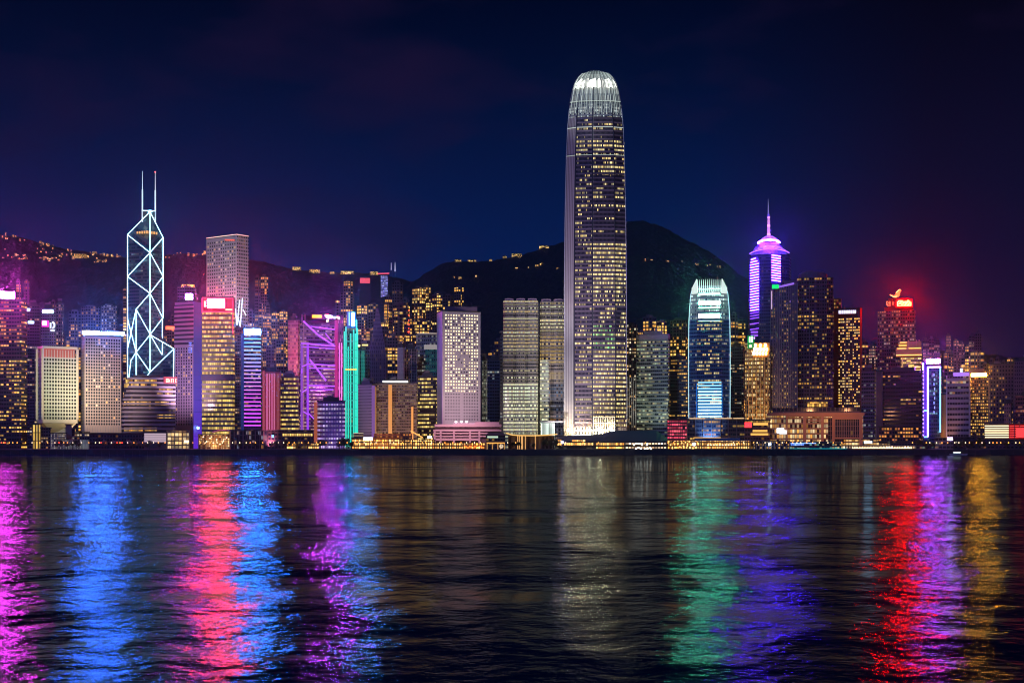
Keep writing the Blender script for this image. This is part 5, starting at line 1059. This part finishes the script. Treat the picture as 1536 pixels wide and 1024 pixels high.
f = low('arched_hall', 'low curved white-lit colonnade on the quay, in front of the pale pink block', 98, 134, 659.5, facade((.4, .42, .42), (.2, .2, .2), 1.5, 6, .5, .9, 1.4, (.8, .95, .9), (.9, .85, .7), .55, 0, 3, 1.5), 1525, cols=13, colm=paint((.6, .6, .58)))
low('low_rise', 'dark low building with dim lights in front of the pale pink block', 108, 134, 648, f_dim, 1550); low('low_rise', 'unlit dark quay building left of the white billboard', 134, 215, 650, facade((.03, .035, .05), GL, 3, 4, .7, .5, .03, AMB, AMB, .6), 1530)
f = low('billboard', 'plain white-lit slatted billboard wall on the quay below the twin-masted tower', 216, 250, 649, paint((.1, .08, .1)), 1530, cat='billboard', dep=4)
for i in range(5): MB().box(f.u(216.5), f.u(249), -.6, -.1, f.z(662.6-i*2.7), f.z(660.4-i*2.7)).build('lit_slat', em((.85, .62, .75), .62), f.o)
f = low('low_rise', 'low framed pavilion glowing gold at its right end, beside the white billboard', 251, 284, 646.5, facade((.3, .2, .13), (.2, .13, .07), 4, 4.5, .85, .7, .9, (1, .55, .15), (1, .75, .4), .9, .3, 3, 2.), 1532, roof=paint((.6, .4, .2)), cols=4, colm=paint((.55, .36, .2)))
MB().box(f.u(276), f.u(284), -1, -.4, f.z(664), f.z(660)).build('lit_kiosk', em((1, .8, .55), 1.8), f.o)
f = low('market_hall', 'bright cluttered orange-lit hall with a curved dark roof, in front of the gold banded tower', 298, 345, 652, facade((.2, .1, .05), (.15, .08, .04), 1.8, 2.4, .75, .7, .75, (1, .4, .08), (1, .75, .4), 1.25, .05, 2, 3., pw=.4), 1528, cols=9, colm=paint((.35, .2, .1)))
mb = MB()
for i in range(10):
    t, u_ = i/10, (i+1)/10; g_ = lambda q_: (f.u(318+q_*34), f.z(648.5-3.5*math.sin(PI*q_)))
    (xa, za), (xb, zb2) = g_(t), g_(u_); mb.face([(xa, -5, za), (xb, -5, zb2), (xb, 20, zb2+1), (xa, 20, za+1)]); mb.face([(xa, -5, za-.8), (xb, -5, zb2-.8), (xb, -5, zb2), (xa, -5, za)])
mb.build('curved_roof', paint((.2, .1, .06)), f.o)
for i in range(8): MB().tube((f.u(305+i*5), -2, f.z(655+(i*7) % 12)), (f.u(305+i*5), -2.8, f.z(655+(i*7) % 12)), .7).build('lamp', em((1, .7, .35), 4), f.o)
flood(f, f.u(322), -16, 3, f.u(325), 0, f.z(655), 16000, (1, .5, .15), 130)
low('low_rise', 'long dark glazed quay building with small lights, in front of the LED striped tower', 346, 402, 646, facade((.04, .04, .06), (.02, .025, .05), 3.2, 5, .8, .75, .16, AMB, (.5, .7, 1), 1., .1, 3, 3.), 1530, cols=10, colm=paint((.14, .1, .12)))
f = low('low_rise', 'long dark quay building with one high row of gold windows, below the purple trussed tower', 402, 470, 645.5, facade((.06, .045, .05), GL, 3.5, 4.5, .7, .5, .16, AMB, GOLD, .7, .3, 4, 3.), 1535, roof=paint((.22, .16, .16)))
for i in range(13): MB().box(f.u(424+i*3.5), f.u(424+i*3.5)+1.9, -.5, 0, f.z(653.5), f.z(650)).build('lit_window', em((1, .6, .15), (1.4, .9, .6)[i % 3]), f.o)
sign(f, 407.5, 411, 652, 656, em((.1, .35, 1), 3), out=.2)
low('kiosk', 'low amber-lit kiosk under the quay trees below the squat gold-rowed tower', 430, 444, 664, f_pier, 1512, cat='kiosk'); low('kiosk', 'orange-glowing kiosk among the quay trees left of the purple glass block', 462, 478, 665, f_pier, 1511, cat='kiosk')
f = low('ferry_terminal', 'orange-lit terraced ferry terminal with a glaring white lamp, below the grey-pink grid block', 528, 600, 657, f_pier, 1522, roof=paint((.4, .16, .06)), cols=17, colm=paint((.3, .15, .07)))
MB().box(f.u(545), f.u(559), -2, -1.4, f.z(660), f.z(655.5)).build('white_lamp_panel', em((.9, .93, 1), 2.5), f.o)
MB().box(f.u(561), f.u(600), 0, 18, f.z(657), f.z(650)).build('upper_storey', facade((.4, .16, .08), (.3, .12, .05), 3, 3, .6, .5, .6, OR, AMB, .7, .2, 3), f.o); MB().box(f.u(530), f.u(545), 0, 12, f.z(657), f.z(649)).build('terrace', facade((.4, .25, .15), (.1, .06, .05), 30, 3.2, 1, .4, 1.5, (1, .6, .25), WHT, .7, 0, 2), f.o)
flood(f, f.u(575), -18, 2, f.u(575), 0, f.z(655), 9000, (1, .4, .15), 130)
f = low('ferry_terminal', 'long orange-lit pier hall with sloping roofs, left of the pink slotted block', 600, 652, 660, f_pier, 1518, roof=paint((.25, .12, .06)), cols=15, colm=paint((.3, .15, .07)))
MB().prism([(f.u(600), 2), (f.u(618), 2), (f.u(618), 16), (f.u(600), 16)], f.z(660), f.z(650)).build('hall', facade((.4, .15, .08), (.2, .1, .05), 3, 3.4, .6, .5, .7, OR, AMB, .8, .2, 3), f.o)
mb = MB().tube((f.u(616), 0, f.z(646)), (f.u(634), 0, f.z(656)), .9, 4); mb.build('lit_roof_edge', em((1, .42, .1), 1.4), f.o); MB().box(f.u(641), f.u(648), -1, 0, f.z(657), f.z(653.5)).build('lit_window', em((.8, .85, 1), 1.6), f.o)
f = low('pier', 'low pier stretch glowing deep orange-red in front of the pink slotted block', 652, 728, 664.5, f_pier, 1508, cat='pier', roof=paint((.16, .1, .08)), cols=22, colm=paint((.3, .15, .07)))
for i in range(12): MB().tube((f.u(697+i*2.5), -2, f.z(669+(i % 3))), (f.u(697+i*2.5), -2.6, f.z(669+(i % 3))), .8).build('lamp', em((1, .16, .02), 3.4), f.o)
f = low('clock_tower_pier', 'dark-roofed pier building with a gold arcade and round clock face, right of the orange pier', 729, 758, 653, facade((.1, .07, .07), GL, 3, 4, .8, .5, .25, AMB, GOLD, .8, .3, 3), 1506, cat='pier', roof=paint((.05, .04, .05)), hip=3.5)
MB().box(f.u(731), f.u(747), -.6, 0, f.z(656.5), f.z(653.8)).build('lit_window', em((.7, .95, .7), .8), f.o); MB().box(f.u(730), f.u(757), -.9, 0, f.z(665), f.z(663.3)).build('lit_cornice', em((1, .45, .08), 1.1), f.o)
for x in (730, 738, 746, 750, 756): MB().box(f.u(x), f.u(x)+1, -.9, 0, 0, f.z(665)).build('column', em((1, .5, .15), .5), f.o)
ck = MB().tube((f.u(752), -1.3, f.z(669)), (f.u(752), -.9, f.z(669)), 2.2, 14).build('clock_face', em((1, .75, .5), .8), f.o); MB().tube((f.u(752), -1.5, f.z(669)), (f.u(752)+.1, -1.5, f.z(669)+1.8), .12).tube((f.u(752), -1.5, f.z(669)), (f.u(752)+1.2, -1.5, f.z(669)), .12).build('clock_hand', DARKM, ck)
f = Fr('canopy_entrance', 'wide gold-edged canopy on thin glowing columns, below the banded twin towers', 'building', 797, 1530); z = f.z
MB().box(f.u(762), f.u(832), 6, 20, 0, z(653)).build('wall', facade((.07, .04, .04), (.03, .02, .02), 4, 14, .6, .9, .2, (.3, .12, .05), (.4, .2, .1), .4, 0, 3), f.o)
mb = MB(); L_ = [(759, 648.5), (768, 651), (778, 652), (800, 652.3), (820, 651.5), (836, 650)]
for (a, b), (c, d) in zip(L_, L_[1:]): mb.face([(f.u(a), -3, z(b+1.6)), (f.u(c), -3, z(d+1.6)), (f.u(c), -3, z(d)), (f.u(a), -3, z(b))]); mb.face([(f.u(a), -3, z(b)), (f.u(c), -3, z(d)), (f.u(c), 18, z(d)), (f.u(a), 18, z(b))]); mb.face([(f.u(a), -3, z(b+1.6)), (f.u(a), 18, z(b+1.6)), (f.u(c), 18, z(d+1.6)), (f.u(c), -3, z(d+1.6))])
mb.build('lit_canopy', em((1, .55, .14), 1.1), f.o)
for x in (776.5, 779, 783, 788, 803): MB().tube((f.u(x), -1, 0), (f.u(x), -1, z(652)), .5 if x != 783 else 1.1, 6).build('column', em((1, .5, .16), .8), f.o)
f = Fr('domed_pier', 'long pier shed with a dark humped roof and two gold decks, below the tallest skyscraper', 'pier', 905, 1512); z = f.z
HR = [(833, 655), (850, 653), (885, 652), (905, 650), (915, 646.5), (925, 645.5), (985, 645.5), (992, 650), (1001, 656)]
mb = MB()
for (a, b), (c, d) in zip(HR, HR[1:]):
    mb.face([(f.u(a), 0, z(661)), (f.u(c), 0, z(661)), (f.u(c), 12, z(d)), (f.u(a), 12, z(b))]); mb.face([(f.u(a), 12, z(b)), (f.u(c), 12, z(d)), (f.u(c), 40, z(d)), (f.u(a), 40, z(b))])
mb.build('roof', paint((.07, .075, .10), .6), f.o)
def deck(x0, x1, y0, y1, m_=None, nm='lit_deck'): MB().prism([(f.u(x0), -1), (f.u(x1), -1), (f.u(x1), 10), (f.u(x0), 10)], z(y1), z(y0), bottom=True).build(nm, m_ or f_pier, f.o)
MB().box(f.u(833), f.u(1001), 0, 36, 0, z(661)).build('wall', paint((.09, .07, .06)), f.o)
deck(836, 842, 658, 668); deck(846, 889.5, 663.5, 669); deck(894, 936, 664, 669); deck(894, 936, 670, 676.5); deck(938, 1000, 664, 668.5, f_pierw); deck(938, 1000, 670, 675.5, f_pierw); deck(858, 878, 659.5, 662)
deck(833, 889, 670.5, 677, facade((.08, .07, .06), (.05, .04, .03), 3, 3, .7, .6, .4, (.6, .5, .3), WHT, .5, .3, 4), 'lower_deck')
for x in (954, 961, 967, 971, 976): MB().tube((f.u(x), -2, z(672.5)), (f.u(x), -2.7, z(672.5)), 1.).build('lamp', em((1, .85, .65), 4), f.o)
for x in (951, 963, 970): MB().tube((f.u(x), -2, z(667)), (f.u(x), -2.7, z(667)), .8).build('lamp', em((1, .85, .65), 5), f.o)
MB().tube((f.u(843.5), -2.4, z(663)), (f.u(843.5), -3, z(663)), 1.6).build('violet_lamp', em((.5, .45, 1), 5), f.o)
for i in range(28): MB().box(f.u(838+i*6), f.u(838+i*6)+.4, -2.2, -1.4, 0, z(663)).build('column', paint((.2, .12, .06)), f.o)
f = low('pier', 'jumbled amber-lit pier head left of the long striped-roof pier', 1001, 1042, 661, f_pier, 1514, cat='pier', cols=10, colm=paint((.25, .14, .07)), roof=paint((.25, .12, .06)))
for i in range(14): MB().tube((f.u(1003+i*2.8), -2.2, f.z(662+(i*5) % 11)), (f.u(1003+i*2.8), -2.8, f.z(662+(i*5) % 11)), .8).build('lamp', em((1, .5, .12), 3), f.o)
MB().tube((f.u(1041), -3, f.z(666)), (f.u(1041), -3.8, f.z(666)), 1.7, 8).build('white_lamp', em((.75, .88, 1), 6), f.o)
f = low('pier', 'long double-deck pier glowing orange under a blue-grey roof, below the spiky-crowned glass tower', 1042, 1125, 661, f_pier, 1510, cat='pier', roof=paint((.10, .14, .26)), cols=24, colm=paint((.3, .16, .07)))
MB().box(f.u(1043), f.u(1110), -1.8, -.9, f.z(661), f.z(656.5)).build('roof_fascia', paint((.10, .16, .3)), f.o); MB().box(f.u(1040), f.u(1081), 3, 4, f.z(656.5), f.z(655.6)).build('lit_edge', em((1, .5, .1), 1.5), f.o)
for i in range(10): MB().tube((f.u(1062+i*4.4), -2, f.z(667)), (f.u(1062+i*4.4), -2.6, f.z(667)), .7).build('lamp', em((1, .7, .4), 4), f.o)
f = low('pier', 'dim lattice pier stretch with a blue-white star-like lamp at its right end', 1126, 1184, 662, facade((.08, .07, .07), GL, 2.4, 3.2, .7, .6, .45, AMB, (1, .7, .3), .9, .1, 3, 3.), 1514, cat='pier', cols=14)
MB().tube((f.u(1154.5), -3, f.z(666)), (f.u(1154.5), -3.8, f.z(666)), 1.5, 8).build('blue_white_lamp', em((.55, .7, 1), 7), f.o)
f = low('podium_block', 'dark two-storey podium with red-lit windows, left of the spiky-crowned glass tower', 1001, 1030, 629, facade((.08, .04, .05), GL, 2.4, 3.6, .8, .6, 1.3, (1, .06, .14), (1, .15, .2), .9, .2, 4, 3.), 1575)
f = low('podium_block', 'dark layered podium with gold ribbon windows at the foot of the spiky-crowned glass tower', 1031, 1117, 628, facade((.09, .06, .06), GL, 2.6, 4.6, .85, .45, .5, AMB, GOLD, .85, .6, 6, 4.), 1570, roof=paint((.4, .26, .16)), cols=8, colm=paint((.18, .12, .12)))
for x0, x1 in ((1045, 1058), (1034, 1045), (1072, 1098), (1100, 1116)): MB().box(f.u(x0), f.u(x1), -2.5, -1.6, f.z(628), f.z(626.6)).build('lit_edge', em((1, .62, .3), .9), f.o)
f = low('podium_block', 'reddish podium with a glowing red panel and gold ribbon windows, left of the terracotta block', 1117, 1155, 630, facade((.18, .08, .06), (.05, .03, .03), 3, 4.6, .8, .5, .25, AMB, GOLD, .7, .5, 5), 1560)
sign(f, 1117, 1127.5, 633, 641, em((1, .03, .04), 2.6, True), out=.4, label='glowing red panel')
for x0, x1, y0, y1 in ((1130, 1152, 634, 637.5), (1129, 1151, 644.5, 647.5), (1126, 1152, 649.5, 652.5)): MB().box(f.u(x0), f.u(x1), -.6, 0, f.z(y1), f.z(y0)).build('lit_window', em((1, .52, .1), 1.15), f.o)
f = low('ferry', 'moored double-deck ferry edged with blue and teal lights, below the terracotta block', 1184, 1262, 663, facade((.06, .07, .1), GL, 2.6, 3.2, .8, .5, .55, (.3, .9, .7), (1, .5, .1), 1., .4, 4, 3.), 1508, cat='ferry', roof=paint((.08, .08, .12)))
tubes(f, [(1186, 664.5, 1224, 664.5), (1186, 666.5, 1206, 666.5)], .35, em((.15, .3, 1), 3)); tubes(f, [(1184, 672.5, 1270, 672.5)], .35, em((.0, .45, .55), .8))
MB().box(f.u(1196), f.u(1224), -.8, 0, f.z(671), f.z(667.5)).build('cabin', paint((.14, .05, .1)), f.o)
f = low('pier', 'long low pier with a continuous row of white-hot lamps, right of the moored ferry', 1264, 1372, 668.5, f_pierw, 1508, cat='pier', roof=paint((.12, .1, .1)), cols=28, colm=paint((.2, .12, .07)))
for i in range(36): MB().tube((f.u(1279+i*2.5), -1.6, f.z(671.4)), (f.u(1279+i*2.5), -2.2, f.z(671.4)), .75).build('lamp', em((1, .68, .38), 3), f.o)
f = low('low_rise', 'glass-fronted low block with a white-blue sign between the terracotta and near-black blocks', 1246, 1318, 659, f_shop, 1545); sign(f, 1296, 1308, 661, 664.5, em((.45, .75, 1), 3), out=.3)
low('low_rise', 'dim flat-roofed shed on the quay below the near-black office block', 1318, 1392, 662, facade((.06, .05, .05), GL, 3, 3.4, .8, .5, .2, AMB, (.7, .9, .6), .7, .3, 4, 4.), 1530)
f = low('low_rise', 'low pink-lit pavilion with a violet-white screen, below the pink banded block', 1402, 1430, 657.5, facade((.35, .2, .18), (.1, .06, .06), 4, 4.2, .8, .5, .35, (1, .45, .25), WHT, .6, .3, 4), 1530)
sign(f, 1421, 1429, 656, 660, em((.6, .5, 1), 9, True), out=.3, label='violet-white screen')
low('low_rise', 'near-black low building with two white lamps right of the violet-white screen', 1430, 1476, 656, facade((.035, .03, .04), GL, 6, 5, .3, .3, .15, WHT, WHT, 1.4, 0, 2), 1535)
low('low_rise', 'long unlit dark embankment building below the striped block at the right edge', 1462, 1580, 660, facade((.05, .04, .055), GL, 4, 4, .6, .4, .02, AMB, AMB, .6), 1520)
# boat
f = Fr('motor_boat', 'small white-lit motor boat on the dark water by the right end of the seawall', 'boat', 1437, 1482, base=0.)
hp = [(-9, 0), (-7, -1.6), (5, -1.6), (10, 0), (5, 1.6), (-7, 1.6)]
MB().loft([([(a*.85, b*.6) for a, b in hp], -.3), (hp, 1.5)]).build('hull', paint((.5, .5, .5), .4), f.o)
cb = MB().box(-5, 3, -1.2, 1.2, 1.5, 3.6).build('cabin', paint((.55, .55, .55)), f.o); MB().box(-4.5, 2.5, -1.32, -1.2, 2.3, 3.2).build('window', em((.9, 1, .85), 2.0), cb); MB().tube((-1, 0, 3.6), (-1, 0, 6), .1).build('mast', DK, f.o)

# street lamps along the quay
ORL = em((1, .33, .04), 5); WHL = em((1, .75, .45), 4); RDL = em((1, .06, .02), 4)
pole = MB().tube((0, 0, 0), (0, 0, 6.2), .14, 5).tube((0, 0, 6.2), (0, -1.2, 6.6), .1, 4).mesh(DK)
def head(m, r=.55):
    return MB().tube((0, -1.2, 6.6), (0, -1.2, 7.5), r, 6, r2=r*.5).mesh(m)
hd = {'o': head(ORL), 'w': head(WHL, .5), 'r': head(RDL, .8)}
LB = {'o': 'orange-glowing street lamp standing along the quay above the seawall', 'w': 'pale-glowing street lamp standing along the quay above the seawall', 'r': 'hot red lamp on a pole above the quay'}
def lamp(px, Y, kind):
    x = (px-768)/F*Y; o = bpy.data.objects.new('street_lamp', None); COL.objects.link(o); o.location = (x, Y, G); tag(o, LB[kind], 'lamp', {'o': 'orange street lamps along the quay', 'w': 'pale street lamps along the quay', 'r': 'red lamps above the quay'}[kind])
    place('pole', pole, o); place('lamp_head', hd[kind], o)
rr = random.Random(31)
px = -20.
while px < 1560:
    if not (735 < px < 1125 or 1264 < px < 1372) or rr.random() < .2: lamp(px, 1503+rr.random()*5, 'o' if rr.random() < .62 else 'w')
    px += rr.uniform(5, 13)
for px in (3, 8, 89, 183.5, 152, 176): lamp(px, 1502.5, 'r')
# trees along the quay
def leafy():
    m, n, b = mat('leaves'); tc = n.node('ShaderNodeTexCoord').outputs['Object']
    n.l.new(n.mix(n.noise(tc, .9, 3.0), (.02, .035, .015), (.10, .11, .04)), b.inputs['Base Color']); b.inputs['Roughness'].default_value = .8; return m
LV = leafy(); TK = paint((.07, .05, .04), .9)
def crown(seed):
    r = random.Random(seed); mb = MB()
    lobes = [(r.uniform(-2.2, 2.2), r.uniform(-2, 2), r.uniform(4.2, 7.6), r.uniform(1.1, 2.0)) for _ in range(8)]
    for _ in range(520):
        lx, ly, lz, lr = r.choice(lobes); v = Vector((r.gauss(0, 1), r.gauss(0, 1), r.gauss(0, 1))).normalized()*lr*r.uniform(.55, 1.08)
        c = Vector((lx, ly, lz))+v; a = Vector((r.gauss(0, 1), r.gauss(0, 1), r.gauss(0, 1))).normalized(); b = a.orthogonal().normalized(); s = r.uniform(.22, .5)
        mb.face([c+a*s, c+b*s, c-a*s, c-b*s])
    return mb.mesh(LV)
def trunk(seed):
    r = random.Random(seed); mb = MB().tube((0, 0, 0), (0, 0, 3.6), .28, 6, r2=.18)
    for _ in range(4): mb.tube((0, 0, 3.3), (r.uniform(-2, 2), r.uniform(-1.6, 1.6), r.uniform(5, 6.6)), .13, 4, r2=.05)
    return mb.mesh(TK)
CR = [crown(i) for i in range(4)]; TR = [trunk(i) for i in range(4)]
def tree(px, Y, s, label, grp):
    i = rr.randrange(4); o = bpy.data.objects.new('quay_tree', None); COL.objects.link(o)
    o.location = ((px-768)/F*Y, Y, G); o.scale = (s, s, s*rr.uniform(.85, 1.15)); o.rotation_euler = (0, 0, rr.uniform(0, 6)); tag(o, label, 'tree', grp)
    place('trunk', TR[i], o); place('crown', CR[i], o)
for x0, x1, n_, lb in ((60, 130, 8, 'dark leafy tree on the quay in front of the inverted pyramid'), (135, 250, 12, 'dark leafy tree on the quay between the pale pink block and the white billboard'), (345, 420, 9, 'dark leafy tree on the quay before the LED striped tower'), (425, 530, 20, 'leafy tree caught in orange lamplight on the quay below the trussed tower'), (760, 835, 8, 'dark leafy tree on the quay below the banded twin towers'), (1372, 1400, 4, 'dark leafy tree on the quay near the neon outlined tower'), (1430, 1545, 13, 'dark leafy tree on the quay at the right end of the shore')):
    for _ in range(n_): tree(x0+(x1-x0)*rr.random(), 1504+rr.random()*14, rr.uniform(.7, 1.25), lb, lb[:60])
for px in (905, 912, 917, 922, 930): tree(px, 1570, 1.6, 'dark tree on the roof terrace silhouetted against the white-lit foot of the tallest skyscraper', 'trees at the foot of the tallest skyscraper')

# ---------------------------------------------------------------- the humid night air
mb = MB(); mb.box(-3400, 3400, -420, 4700, -30, 760); hz = mb.mesh([])
m = bpy.data.materials.new('haze'); m.use_nodes = True; nn = m.node_tree.nodes; nn.clear()
v = nn.new('ShaderNodeVolumePrincipled'); v.inputs['Color'].default_value = (.88, .92, 1, 1); v.inputs['Density'].default_value = 1.25e-5; v.inputs['Anisotropy'].default_value = .965
o_ = nn.new('ShaderNodeOutputMaterial'); m.node_tree.links.new(v.outputs[0], o_.inputs['Volume']); hz.materials.clear(); hz.materials.append(m)
o = place('haze', hz); o['kind'] = 'stuff'
bpy.context.view_layer.update()
